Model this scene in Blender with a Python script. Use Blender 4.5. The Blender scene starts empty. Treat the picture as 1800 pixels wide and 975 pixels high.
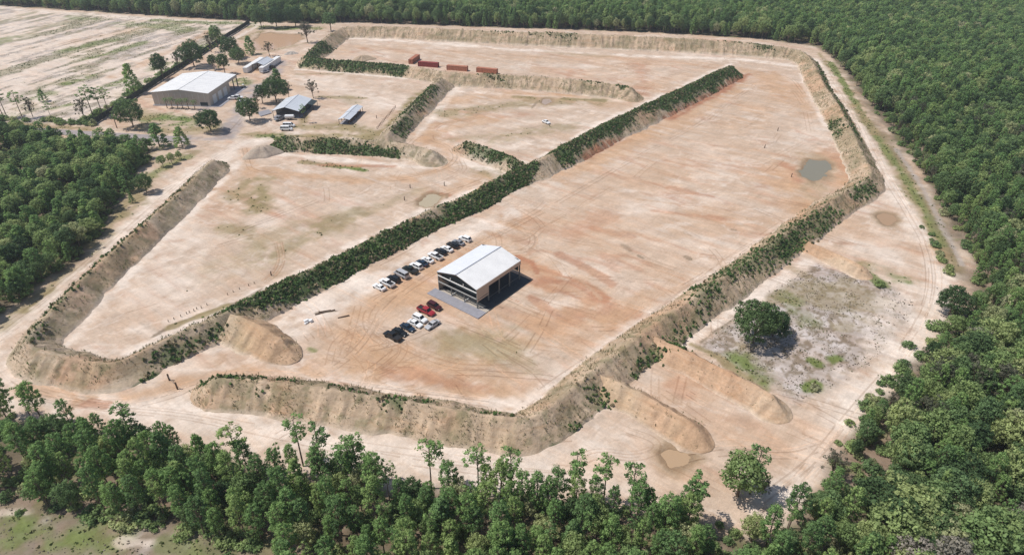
import bpy, bmesh, math, random
import numpy as np
from mathutils import Vector, Matrix

# ------------------------------------------------------------------ camera, sky, sun, exposure
SC = bpy.context.scene
COL = SC.collection
CAM_H, PITCH, FPX = 106.0, math.radians(33.0), 1150.0     # drone height, tilt below horizontal, focal length in photo pixels
cam = bpy.data.cameras.new('camera')
cam.sensor_fit = 'HORIZONTAL'; cam.sensor_width = 36.0; cam.lens = 36.0 * FPX / 1800.0
cam.clip_start = 1.0; cam.clip_end = 9000.0
camo = bpy.data.objects.new('camera', cam); COL.objects.link(camo)
camo.location = (0, 0, CAM_H); camo.rotation_euler = (math.pi / 2 - PITCH, 0, 0)
SC.camera = camo
SUN_EL = math.radians(60.0)                                 # light travels towards +x: shadows fall to the right
w = bpy.data.worlds.new('World'); SC.world = w; w.use_nodes = True
nt = w.node_tree; bg = nt.nodes['Background']
sky = nt.nodes.new('ShaderNodeTexSky'); sky.sky_type = 'NISHITA'; sky.sun_disc = False
sky.sun_elevation = SUN_EL; sky.sun_rotation = math.radians(-90.0)
nt.links.new(sky.outputs[0], bg.inputs[0]); bg.inputs[1].default_value = 0.10
sun = bpy.data.lights.new('sun', 'SUN'); sun.energy = 4.3; sun.angle = math.radians(0.53); sun.color = (1.0, 0.955, 0.90)
suno = bpy.data.objects.new('sun', sun); COL.objects.link(suno)
suno.rotation_euler = (0, -(math.pi / 2 - SUN_EL), 0)
suno.location = (-100, 150, 200)
SC.view_settings.view_transform = 'Standard'; SC.view_settings.look = 'None'
SC.view_settings.exposure = 0.0; SC.view_settings.gamma = 1.0; SC.view_settings.use_curve_mapping = False
SC.cycles.max_bounces = 6; SC.cycles.diffuse_bounces = 3; SC.cycles.transparent_max_bounces = 4

HAZE = 0.00018
rng = np.random.default_rng(7); random.seed(7)
CP, SP = math.cos(PITCH), math.sin(PITCH)

def G(px, py, z=0.0):
    """world x, y of the point at height z that the photograph shows at pixel (px, py)"""
    x = px - 900.0; y = 487.5 - py
    t = (z - CAM_H) / (-FPX * SP + y * CP)
    return np.array([x * t, (FPX * CP + y * SP) * t])
def GL(pts, z=0.0): return np.array([G(p[0], p[1], z) for p in pts])

# ------------------------------------------------------------------ small numeric helpers
def ss(a, b, x):
    t = np.clip((x - a) / (b - a + 1e-9), 0, 1); return t * t * (3 - 2 * t)
_lat = {}
def vn(x, y, seed=0):
    """smooth value noise 0..1"""
    if seed not in _lat: _lat[seed] = np.random.default_rng(1000 + seed).random((256, 256)).astype(np.float32)
    L = _lat[seed]; xi = np.floor(x).astype(np.int64); yi = np.floor(y).astype(np.int64)
    fx = x - xi; fy = y - yi; fx = fx * fx * (3 - 2 * fx); fy = fy * fy * (3 - 2 * fy)
    a = L[xi & 255, yi & 255]; b = L[(xi + 1) & 255, yi & 255]; c = L[xi & 255, (yi + 1) & 255]; d = L[(xi + 1) & 255, (yi + 1) & 255]
    return (a * (1 - fx) + b * fx) * (1 - fy) + (c * (1 - fx) + d * fx) * fy
def fbm(x, y, scale, octv=4, seed=0, ax=None, ratio=1.0):
    if ax is not None:
        c, s = math.cos(ax), math.sin(ax); x, y = (x * c + y * s) / ratio, (-x * s + y * c)
    v = 0; a = 0.5; tot = 0; f = 1.0 / scale
    for k in range(octv):
        v = v + a * vn(x * f + 17.3 * k, y * f + 9.1 * k, seed + k); tot += a; a *= 0.55; f *= 2.03
    return v / tot
def seg_dist(X, Y, poly, closed=False):
    d = np.full(X.shape, 1e9); n = len(poly)
    for i in range(n if closed else n - 1):
        a = poly[i]; b = poly[(i + 1) % n]; v = b - a; l = v @ v + 1e-9
        t = np.clip(((X - a[0]) * v[0] + (Y - a[1]) * v[1]) / l, 0, 1)
        d = np.minimum(d, np.hypot(X - a[0] - t * v[0], Y - a[1] - t * v[1]))
    return d
def inside(X, Y, poly):
    r = np.zeros(X.shape, bool); n = len(poly)
    for i in range(n):
        x1, y1 = poly[i]; x2, y2 = poly[(i + 1) % n]
        if y1 == y2: continue
        c = ((y1 > Y) != (y2 > Y)) & (X < (x2 - x1) * (Y - y1) / (y2 - y1) + x1); r ^= c
    return r
def sd_poly(X, Y, poly):
    d = seg_dist(X, Y, poly, True); return np.where(inside(X, Y, poly), -d, d)

def resample(P, step):
    P = np.asarray(P, float)
    for _ in range(2):                                     # round the corners a little
        Q = [P[0]]
        for a, b in zip(P[:-1], P[1:]): Q += [a * .78 + b * .22, a * .22 + b * .78]
        Q.append(P[-1]); P = np.array(Q)
    s = np.r_[0, np.cumsum(np.linalg.norm(np.diff(P[:, :2], axis=0), axis=1))]; n = max(4, int(s[-1] / step)); t = np.linspace(0, s[-1], n)
    return np.stack([np.interp(t, s, P[:, k]) for k in range(P.shape[1])], -1), t, s[-1]

# ------------------------------------------------------------------ object helpers
def tag(o, label=None, cat=None, group=None, kind=None):
    if label: o['label'] = label
    if cat: o['category'] = cat
    if group: o['group'] = group
    if kind: o['kind'] = kind
    return o
def mesh_np(name, V, F, mats=(), smooth=False, col=None, fmat=None):
    """mesh from numpy verts and an array of equal-sized faces"""
    me = bpy.data.meshes.new(name); V = np.asarray(V, np.float32); F = np.asarray(F, np.int32); k = F.shape[1]
    me.vertices.add(len(V)); me.vertices.foreach_set('co', V.ravel())
    me.loops.add(F.size); me.loops.foreach_set('vertex_index', F.ravel())
    me.polygons.add(len(F)); me.polygons.foreach_set('loop_start', np.arange(0, F.size, k, dtype=np.int32))
    me.polygons.foreach_set('loop_total', np.full(len(F), k, np.int32))
    if smooth: me.polygons.foreach_set('use_smooth', np.ones(len(F), bool))
    if fmat is not None: me.polygons.foreach_set('material_index', np.asarray(fmat, np.int32))
    if col is not None:
        a = me.color_attributes.new('Col', 'FLOAT_COLOR', 'POINT')
        c = np.ones((len(V), 4), np.float32); c[:, :3] = col; a.data.foreach_set('color', c.ravel())
    for m in mats: me.materials.append(m)
    me.update(calc_edges=True); return me
def link(name, me, parent=None, loc=(0, 0, 0), rz=0.0):
    o = bpy.data.objects.new(name, me); COL.objects.link(o); o.location = loc; o.rotation_euler = (0, 0, rz)
    if parent is not None: o.parent = parent
    return o
def empty(name, loc=(0, 0, 0), rz=0.0):
    o = bpy.data.objects.new(name, None); COL.objects.link(o); o.location = loc; o.rotation_euler = (0, 0, rz)
    o.empty_display_size = 0.5; return o
class MB:
    def __init__(s): s.v = []; s.f = []
    def quad(s, *p):
        n = len(s.v); s.v += [tuple(q) for q in p]; s.f.append(tuple(range(n, n + len(p)))); return s
    def box(s, x0, x1, y0, y1, z0, z1):
        n = len(s.v)
        s.v += [(x0, y0, z0), (x1, y0, z0), (x1, y1, z0), (x0, y1, z0), (x0, y0, z1), (x1, y0, z1), (x1, y1, z1), (x0, y1, z1)]
        for q in ((3, 2, 1, 0), (4, 5, 6, 7), (0, 1, 5, 4), (1, 2, 6, 5), (2, 3, 7, 6), (3, 0, 4, 7)): s.f.append(tuple(n + i for i in q))
        return s
    def prism(s, poly, axis_pts):
        """extrude: poly list of 3d points, offset vector"""
        n = len(s.v); k = len(poly); o = Vector(axis_pts)
        s.v += [tuple(p) for p in poly] + [tuple(Vector(p) + o) for p in poly]
        s.f.append(tuple(range(n + k - 1, n - 1, -1))); s.f.append(tuple(range(n + k, n + 2 * k)))
        for i in range(k): j = (i + 1) % k; s.f.append((n + i, n + j, n + k + j, n + k + i))
        return s
    def beam(s, a, b, r, up=(0, 0, 1)):
        a = Vector(a); b = Vector(b); d = (b - a).normalized(); u = Vector(up)
        if abs(d.dot(u)) > .95: u = Vector((1, 0, 0))
        x = d.cross(u).normalized() * r; y = d.cross(x).normalized() * r
        return s.prism([a + x + y, a - x + y, a - x - y, a + x - y], b - a)
    def tube(s, pts, radii, n=6):
        pts = [Vector(p) for p in pts]; base = len(s.v)
        for i, p in enumerate(pts):
            d = (pts[min(i + 1, len(pts) - 1)] - pts[max(i - 1, 0)]).normalized()
            u = Vector((1, 0, 0)) if abs(d.x) < .9 else Vector((0, 1, 0)); a = d.cross(u).normalized(); b = d.cross(a)
            for k in range(n): t = 2 * math.pi * k / n; s.v.append(tuple(p + (a * math.cos(t) + b * math.sin(t)) * radii[i]))
        for i in range(len(pts) - 1):
            for k in range(n):
                j = (k + 1) % n; s.f.append((base + i * n + k, base + i * n + j, base + (i + 1) * n + j, base + (i + 1) * n + k))
        s.f.append(tuple(base + k for k in range(n))); e = base + (len(pts) - 1) * n; s.f.append(tuple(e + n - 1 - k for k in range(n)))
        return s
    def mesh(s, name, mat, smooth=False):
        me = bpy.data.meshes.new(name); me.from_pydata(s.v, [], s.f); me.validate()
        if mat: me.materials.append(mat)
        bm = bmesh.new(); bm.from_mesh(me); bmesh.ops.recalc_face_normals(bm, faces=bm.faces); bm.to_mesh(me); bm.free()
        if smooth:
            for p in me.polygons: p.use_smooth = True
        return me
    def build(s, name, mat, parent=None, loc=(0, 0, 0), rz=0.0, smooth=False):
        return link(name, s.mesh(name, mat, smooth), parent, loc, rz)

# ------------------------------------------------------------------ materials
def mat(name, c, rough=.8, metal=0.0, noise=0.0, nscale=3.0, spec=.3, bump=0.0):
    m = bpy.data.materials.new(name); m.use_nodes = True; t = m.node_tree; b = t.nodes['Principled BSDF']
    b.inputs['Base Color'].default_value = (*c, 1); b.inputs['Roughness'].default_value = rough; b.inputs['Metallic'].default_value = metal
    b.inputs['Specular IOR Level'].default_value = spec
    if noise or bump:
        tc = t.nodes.new('ShaderNodeTexCoord'); n = t.nodes.new('ShaderNodeTexNoise'); n.inputs['Scale'].default_value = nscale; n.inputs['Detail'].default_value = 4
        t.links.new(tc.outputs['Object'], n.inputs['Vector'])
        if noise:
            r = t.nodes.new('ShaderNodeMapRange'); r.inputs[3].default_value = 1 - noise; r.inputs[4].default_value = 1 + noise
            r.inputs[1].default_value = .25; r.inputs[2].default_value = .75
            mx = t.nodes.new('ShaderNodeMix'); mx.data_type = 'RGBA'; mx.blend_type = 'MULTIPLY'; mx.inputs[0].default_value = 1
            mx.inputs[6].default_value = (*c, 1); t.links.new(n.outputs[0], r.inputs[0]); t.links.new(r.outputs[0], mx.inputs[7]); t.links.new(mx.outputs[2], b.inputs['Base Color'])
        if bump:
            bp = t.nodes.new('ShaderNodeBump'); bp.inputs['Strength'].default_value = bump; t.links.new(n.outputs[0], bp.inputs['Height']); t.links.new(bp.outputs[0], b.inputs['Normal'])
    return m
def soil_mat(name, fine=.16, bump=.5):
    """vertex soil colour broken up by several octaves of grain"""
    m = bpy.data.materials.new(name); m.use_nodes = True; t = m.node_tree; b = t.nodes['Principled BSDF']
    b.inputs['Roughness'].default_value = .95; b.inputs['Specular IOR Level'].default_value = .1
    at = t.nodes.new('ShaderNodeAttribute'); at.attribute_name = 'Col'
    tc = t.nodes.new('ShaderNodeTexCoord'); prev = at.outputs['Color']
    nodes = []
    for sc, amp, det in ((1.3, fine * .6, 5), (.16, fine * .8, 7)):
        n = t.nodes.new('ShaderNodeTexNoise'); n.inputs['Scale'].default_value = sc; n.inputs['Detail'].default_value = det; n.inputs['Roughness'].default_value = .65
        t.links.new(tc.outputs['Object'], n.inputs['Vector']); nodes.append(n)
        r = t.nodes.new('ShaderNodeMapRange'); r.inputs[1].default_value = .25; r.inputs[2].default_value = .75; r.inputs[3].default_value = 1 - amp; r.inputs[4].default_value = 1 + amp
        mx = t.nodes.new('ShaderNodeMix'); mx.data_type = 'RGBA'; mx.blend_type = 'MULTIPLY'; mx.inputs[0].default_value = 1
        t.links.new(n.outputs[0], r.inputs[0]); t.links.new(prev, mx.inputs[6]); t.links.new(r.outputs[0], mx.inputs[7]); prev = mx.outputs[2]
    for rz, scl, amp in ((-37, (14, 1.6, 1), fine * .5), (50, (9, 1.1, 1), fine * .4), (12, (10, 1.3, 1), fine * .3)):          # grading marks
        mp = t.nodes.new('ShaderNodeMapping'); mp.vector_type = 'TEXTURE'; mp.inputs['Rotation'].default_value = (0, 0, math.radians(rz)); mp.inputs['Scale'].default_value = scl
        n = t.nodes.new('ShaderNodeTexNoise'); n.inputs['Scale'].default_value = 1; n.inputs['Detail'].default_value = 8; n.inputs['Roughness'].default_value = .7; n.inputs['Distortion'].default_value = 1.2
        t.links.new(tc.outputs['Object'], mp.inputs[0]); t.links.new(mp.outputs[0], n.inputs['Vector'])
        r = t.nodes.new('ShaderNodeMapRange'); r.inputs[1].default_value = .30; r.inputs[2].default_value = .66; r.inputs[3].default_value = 1 - amp * 1.2; r.inputs[4].default_value = 1 + amp
        mx = t.nodes.new('ShaderNodeMix'); mx.data_type = 'RGBA'; mx.blend_type = 'MULTIPLY'; mx.inputs[0].default_value = 1
        t.links.new(n.outputs[0], r.inputs[0]); t.links.new(prev, mx.inputs[6]); t.links.new(r.outputs[0], mx.inputs[7]); prev = mx.outputs[2]
    for rz, scl, lo, hi, tint, amt in ((-37, (26, 7, 1), .50, .60, (.94, .83, .74), .42), (-20, (30, 6, 1), .53, .63, (1.12, 1.15, 1.18), .7), (48, (5, 1.6, 1), .56, .68, (.80, .74, .68), .5), (20, (2.2, 1.2, 1), .60, .72, (.72, .68, .64), .45)):   # broken stains with crisp edges
        mp = t.nodes.new('ShaderNodeMapping'); mp.vector_type = 'TEXTURE'; mp.inputs['Rotation'].default_value = (0, 0, math.radians(rz)); mp.inputs['Scale'].default_value = scl
        n = t.nodes.new('ShaderNodeTexNoise'); n.inputs['Scale'].default_value = 1; n.inputs['Detail'].default_value = 10; n.inputs['Roughness'].default_value = .72; n.inputs['Distortion'].default_value = .8
        t.links.new(tc.outputs['Object'], mp.inputs[0]); t.links.new(mp.outputs[0], n.inputs['Vector'])
        r = t.nodes.new('ShaderNodeMapRange'); r.inputs[1].default_value = lo; r.inputs[2].default_value = hi; r.inputs[3].default_value = 0; r.inputs[4].default_value = amt * (fine / .16)
        mx = t.nodes.new('ShaderNodeMix'); mx.data_type = 'RGBA'; mx.blend_type = 'MULTIPLY'; mx.inputs[7].default_value = (*tint, 1)
        t.links.new(n.outputs[0], r.inputs[0]); t.links.new(prev, mx.inputs[6]); t.links.new(r.outputs[0], mx.inputs[0]); prev = mx.outputs[2]
    t.links.new(prev, b.inputs['Base Color'])
    bp = t.nodes.new('ShaderNodeBump'); bp.inputs['Strength'].default_value = bump; bp.inputs['Distance'].default_value = .25
    t.links.new(nodes[0].outputs[0], bp.inputs['Height']); t.links.new(bp.outputs[0], b.inputs['Normal'])
    return m
def leaf_mat(name, ramp, trans=.42, clump=True):
    """foliage: hue picked per tree, varied from clump to clump"""
    m = bpy.data.materials.new(name); m.use_nodes = True; t = m.node_tree
    for n in list(t.nodes): t.nodes.remove(n)
    out = t.nodes.new('ShaderNodeOutputMaterial'); oi = t.nodes.new('ShaderNodeObjectInfo'); cr = t.nodes.new('ShaderNodeValToRGB')
    e = cr.color_ramp.elements
    while len(e) < len(ramp): e.new(.5)
    for i, (p, c) in enumerate(ramp): e[i].position = p; e[i].color = (*c, 1)
    t.links.new(oi.outputs['Random'], cr.inputs[0])
    tc = t.nodes.new('ShaderNodeTexCoord'); n = t.nodes.new('ShaderNodeTexNoise'); n.inputs['Scale'].default_value = .9; n.inputs['Detail'].default_value = 3
    t.links.new(tc.outputs['Object'], n.inputs['Vector'])
    r = t.nodes.new('ShaderNodeMapRange'); r.inputs[1].default_value = .3; r.inputs[2].default_value = .7; r.inputs[3].default_value = .62; r.inputs[4].default_value = 1.38
    mx = t.nodes.new('ShaderNodeMix'); mx.data_type = 'RGBA'; mx.blend_type = 'MULTIPLY'; mx.inputs[0].default_value = 1
    t.links.new(n.outputs[0], r.inputs[0]); t.links.new(cr.outputs[0], mx.inputs[6]); t.links.new(r.outputs[0], mx.inputs[7])
    d = t.nodes.new('ShaderNodeBsdfDiffuse'); tr = t.nodes.new('ShaderNodeBsdfTranslucent'); ms = t.nodes.new('ShaderNodeMixShader'); ms.inputs[0].default_value = trans
    t.links.new(mx.outputs[2], d.inputs[0]); t.links.new(mx.outputs[2], tr.inputs[0]); t.links.new(d.outputs[0], ms.inputs[1]); t.links.new(tr.outputs[0], ms.inputs[2])
    t.links.new(ms.outputs[0], out.inputs[0]); return m
def tuft_mat(name):
    m = bpy.data.materials.new(name); m.use_nodes = True; t = m.node_tree
    for n in list(t.nodes): t.nodes.remove(n)
    out = t.nodes.new('ShaderNodeOutputMaterial'); at = t.nodes.new('ShaderNodeAttribute'); at.attribute_name = 'Col'
    d = t.nodes.new('ShaderNodeBsdfDiffuse'); tr = t.nodes.new('ShaderNodeBsdfTranslucent'); ms = t.nodes.new('ShaderNodeMixShader'); ms.inputs[0].default_value = .2
    t.links.new(at.outputs[0], d.inputs[0]); t.links.new(at.outputs[0], tr.inputs[0]); t.links.new(d.outputs[0], ms.inputs[1]); t.links.new(tr.outputs[0], ms.inputs[2]); t.links.new(ms.outputs[0], out.inputs[0])
    return m
M_ground = soil_mat('sandy_soil'); M_berm = soil_mat('berm_soil', .2, .8); M_tuft = tuft_mat('weeds')
M_pine = leaf_mat('pine_needles', [(0, (0.169, 0.271, 0.111)), (.35, (0.215, 0.345, 0.127)), (.7, (0.266, 0.401, 0.141)), (1, (0.350, 0.452, 0.169))])
M_broad = leaf_mat('broad_leaves', [(0, (0.169, 0.260, 0.115)), (.3, (0.243, 0.345, 0.138)), (.6, (0.311, 0.401, 0.160)), (.85, (0.401, 0.463, 0.198)), (1, (0.452, 0.452, 0.271))])
M_dark = leaf_mat('dark_leaves', [(0, (.085, .145, .065)), (1, (.165, .240, .100))])
M_pale = leaf_mat('pale_blossom', [(0, (.28, .27, .20)), (1, (.40, .36, .31))])
M_grey = leaf_mat('dry_grey_leaves', [(0, (.12, .135, .085)), (1, (.20, .19, .14))])
M_bark = mat('bark', (.16, .12, .09), .95, noise=.3, nscale=6)
M_palmtrunk = mat('palm_trunk', (.22, .17, .12), .95, noise=.3, nscale=8)
M_roof = mat('white_roof_sheet', (.74, .73, .715), .5, noise=.07, nscale=.35)
M_galv = mat('galvanised_sheet', (.60, .625, .66), .5, .1, noise=.05, nscale=.8)
M_wall = mat('tan_wall_panel', (.50, .445, .38), .7, noise=.06, nscale=.8)
M_trim = mat('trim_white', (.72, .72, .70), .6)
M_steel = mat('grey_steel', (.17, .17, .16), .6, noise=.1)
M_conc = mat('concrete_slab', (.27, .265, .29), .9, noise=.12, nscale=.9)
M_fascia = mat('tan_fascia_panel', (.48, .37, .29), .7, noise=.05)
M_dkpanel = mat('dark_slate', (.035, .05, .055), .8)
M_white = mat('white_box_panel', (.72, .72, .72), .6, noise=.06)
M_rust = [mat('rust_container_%d' % i, c, .8, noise=.25, nscale=1.2) for i, c in enumerate(((.34, .13, .075), (.24, .050, .045), (.40, .17, .105), (.38, .15, .09)))]
M_fence = mat('dark_screen_fence', (.022, .032, .028), .9, noise=.3, nscale=1.0)
M_post = mat('weathered_wood', (.13, .09, .065), .95, noise=.3, nscale=5)
M_gravel = mat('grey_gravel', (.31, .27, .26), .95, noise=.14, nscale=.5, bump=.3)
M_glass = mat('car_glass', (.012, .015, .018), .12, spec=.5)
M_tyre = mat('tyre', (.015, .015, .015), .9)
M_lamp = mat('lamp_lens', (.75, .75, .72), .2)
M_tail = mat('tail_lens', (.30, .02, .02), .3)
M_liner = mat('bed_liner', (.02, .02, .022), .8)
PAINT = {k: mat('paint_' + k, c, .3, 0.0, spec=.5) for k, c in dict(white=(.78, .78, .77), black=(.012, .014, .015), silver=(.42, .42, .43), grey=(.22, .23, .25),
         navy=(.018, .035, .06), red=(.33, .025, .035), maroon=(.06, .012, .015), green=(.014, .022, .018)).items()}
def water_mat(name, c, rough=.12):
    m = mat(name, c, rough, spec=.22); t = m.node_tree; b = t.nodes['Principled BSDF']
    n = t.nodes.new('ShaderNodeTexNoise'); n.inputs['Scale'].default_value = .5; bp = t.nodes.new('ShaderNodeBump'); bp.inputs['Strength'].default_value = .05
    tc = t.nodes.new('ShaderNodeTexCoord'); t.links.new(tc.outputs['Object'], n.inputs['Vector']); t.links.new(n.outputs[0], bp.inputs['Height']); t.links.new(bp.outputs[0], b.inputs['Normal']); return m

# ------------------------------------------------------------------ layout traced from the photograph (pixels of the 1800 x 975 picture)
BERMS = [  # name, crest pixels, crest height, run left/run right of travel, soil, weeds, label
 ('left_loop', [(398, 272), (377, 277), (325, 329), (270, 379), (217, 426), (145, 488), (100, 535), (60, 577), (44, 600), (60, 613), (100, 623), (162, 636), (200, 637), (225, 627), (270, 605), (325, 580), (400, 547), (450, 523), (522, 486), (600, 449), (650, 421), (700, 399), (762, 366), (835, 339), (862, 321), (900, 302), (945, 283, 4.8), (1020, 242, 5.6), (1075, 212, 5.9), (1125, 190, 5.9), (1175, 167, 5.9), (1225, 145, 5.7), (1275, 120, 5.5), (1298, 112, 5)], 4.2),
 ('spur_mid', [(795, 246), (820, 249), (850, 259), (893, 274), (925, 290)], 4.0),
 ('divider', [(782, 131), (750, 162), (720, 192), (690, 222), (676, 240)], 4.6),
 ('top_loop', [(1122, 163, 4.8), (1107, 153, 5), (1075, 147, 5.3), (1000, 140, 5.3), (897, 131, 5.6), (825, 129, 5.4), (782, 127, 5), (725, 117, 4.6), (650, 110, 4.6), (575, 105, 4.6), (545, 103, 4.6), (538, 98, 4.8), (560, 77, 5.4), (593, 51, 5.4), (610, 47, 5.6), (687, 46, 6.2), (775, 51, 6.2), (897, 56, 6.3), (1025, 60, 6.6), (1150, 65, 6.6), (1250, 71, 6.4), (1347, 79, 5.8), (1405, 88, 5), (1426, 102), (1442, 140), (1470, 180), (1500, 235), (1525, 288), (1534, 306), (1515, 322), (1480, 340), (1440, 365), (1362, 425), (1255, 500), (1200, 535), (1125, 588), (1050, 645), (990, 695), (955, 722), (925, 735), (900, 735), (825, 725), (750, 710), (662, 697), (550, 680), (447, 667), (362, 664), (325, 674)], 4.5),
 ('green_left', [(470, 243), (490, 240), (550, 242), (640, 245), (700, 250), (740, 257), (778, 273)], 4.4),
 ('mound_spur', [(405, 552, 4.6), (430, 558, 4.8), (460, 573, 4.7), (490, 594, 3.9), (522, 622, 2.2)], 4.6),
 ('spur_low', [(1146, 588), (1195, 611), (1225, 625), (1275, 650), (1347, 685), (1393, 722)], 3.4),
 ('spur_lower', [(1046, 655), (1120, 687), (1175, 717), (1225, 747), (1255, 772)], 3.4),
 ('spur_right', [(1386, 411), (1432, 429), (1480, 449), (1537, 478)], 2.5),
]
POND = [  # polygon, water colour, roughness
 ([(1410, 283), (1425, 279), (1450, 282), (1458, 296), (1450, 313), (1432, 319), (1417, 309), (1408, 295)], (.225, .205, .150), 'small grey green pond at the end of the large sand field'),
 ([(735, 354), (762, 340), (780, 344), (770, 354), (750, 360)], (.42, .35, .24), 'muddy puddle in the pit beside the long green berm'),
 ([(1545, 379), (1558, 376), (1570, 377), (1572, 384), (1560, 394), (1548, 388)], (.38, .25, .15), 'heart shaped brown puddle by the right hand track'),
 ([(446, 72), (460, 60), (475, 58), (505, 61), (530, 60), (531, 68), (515, 76), (495, 82), (470, 87), (450, 87)], (.52, .34, .22), 'wide tan settling pond behind the white trailers'),
 ([(1162, 796), (1175, 785), (1200, 793), (1212, 801), (1200, 816), (1178, 821)], (.42, .29, .18), 'tan puddle at the end of the lower sand spur'),
 ([(952, 180), (955, 174), (966, 173), (968, 178), (958, 184)], (.40, .30, .23), 'tiny puddle in the middle field by the low berm'),
]
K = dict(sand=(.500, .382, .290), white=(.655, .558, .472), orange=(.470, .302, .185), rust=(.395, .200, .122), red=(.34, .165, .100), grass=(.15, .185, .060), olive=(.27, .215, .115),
         mulch=(.385, .335, .300), damp=(.36, .265, .170), gravel=(.32, .28, .27), floor=(.13, .105, .070), dark=(.20, .155, .105), track=(.45, .30, .20))
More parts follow.
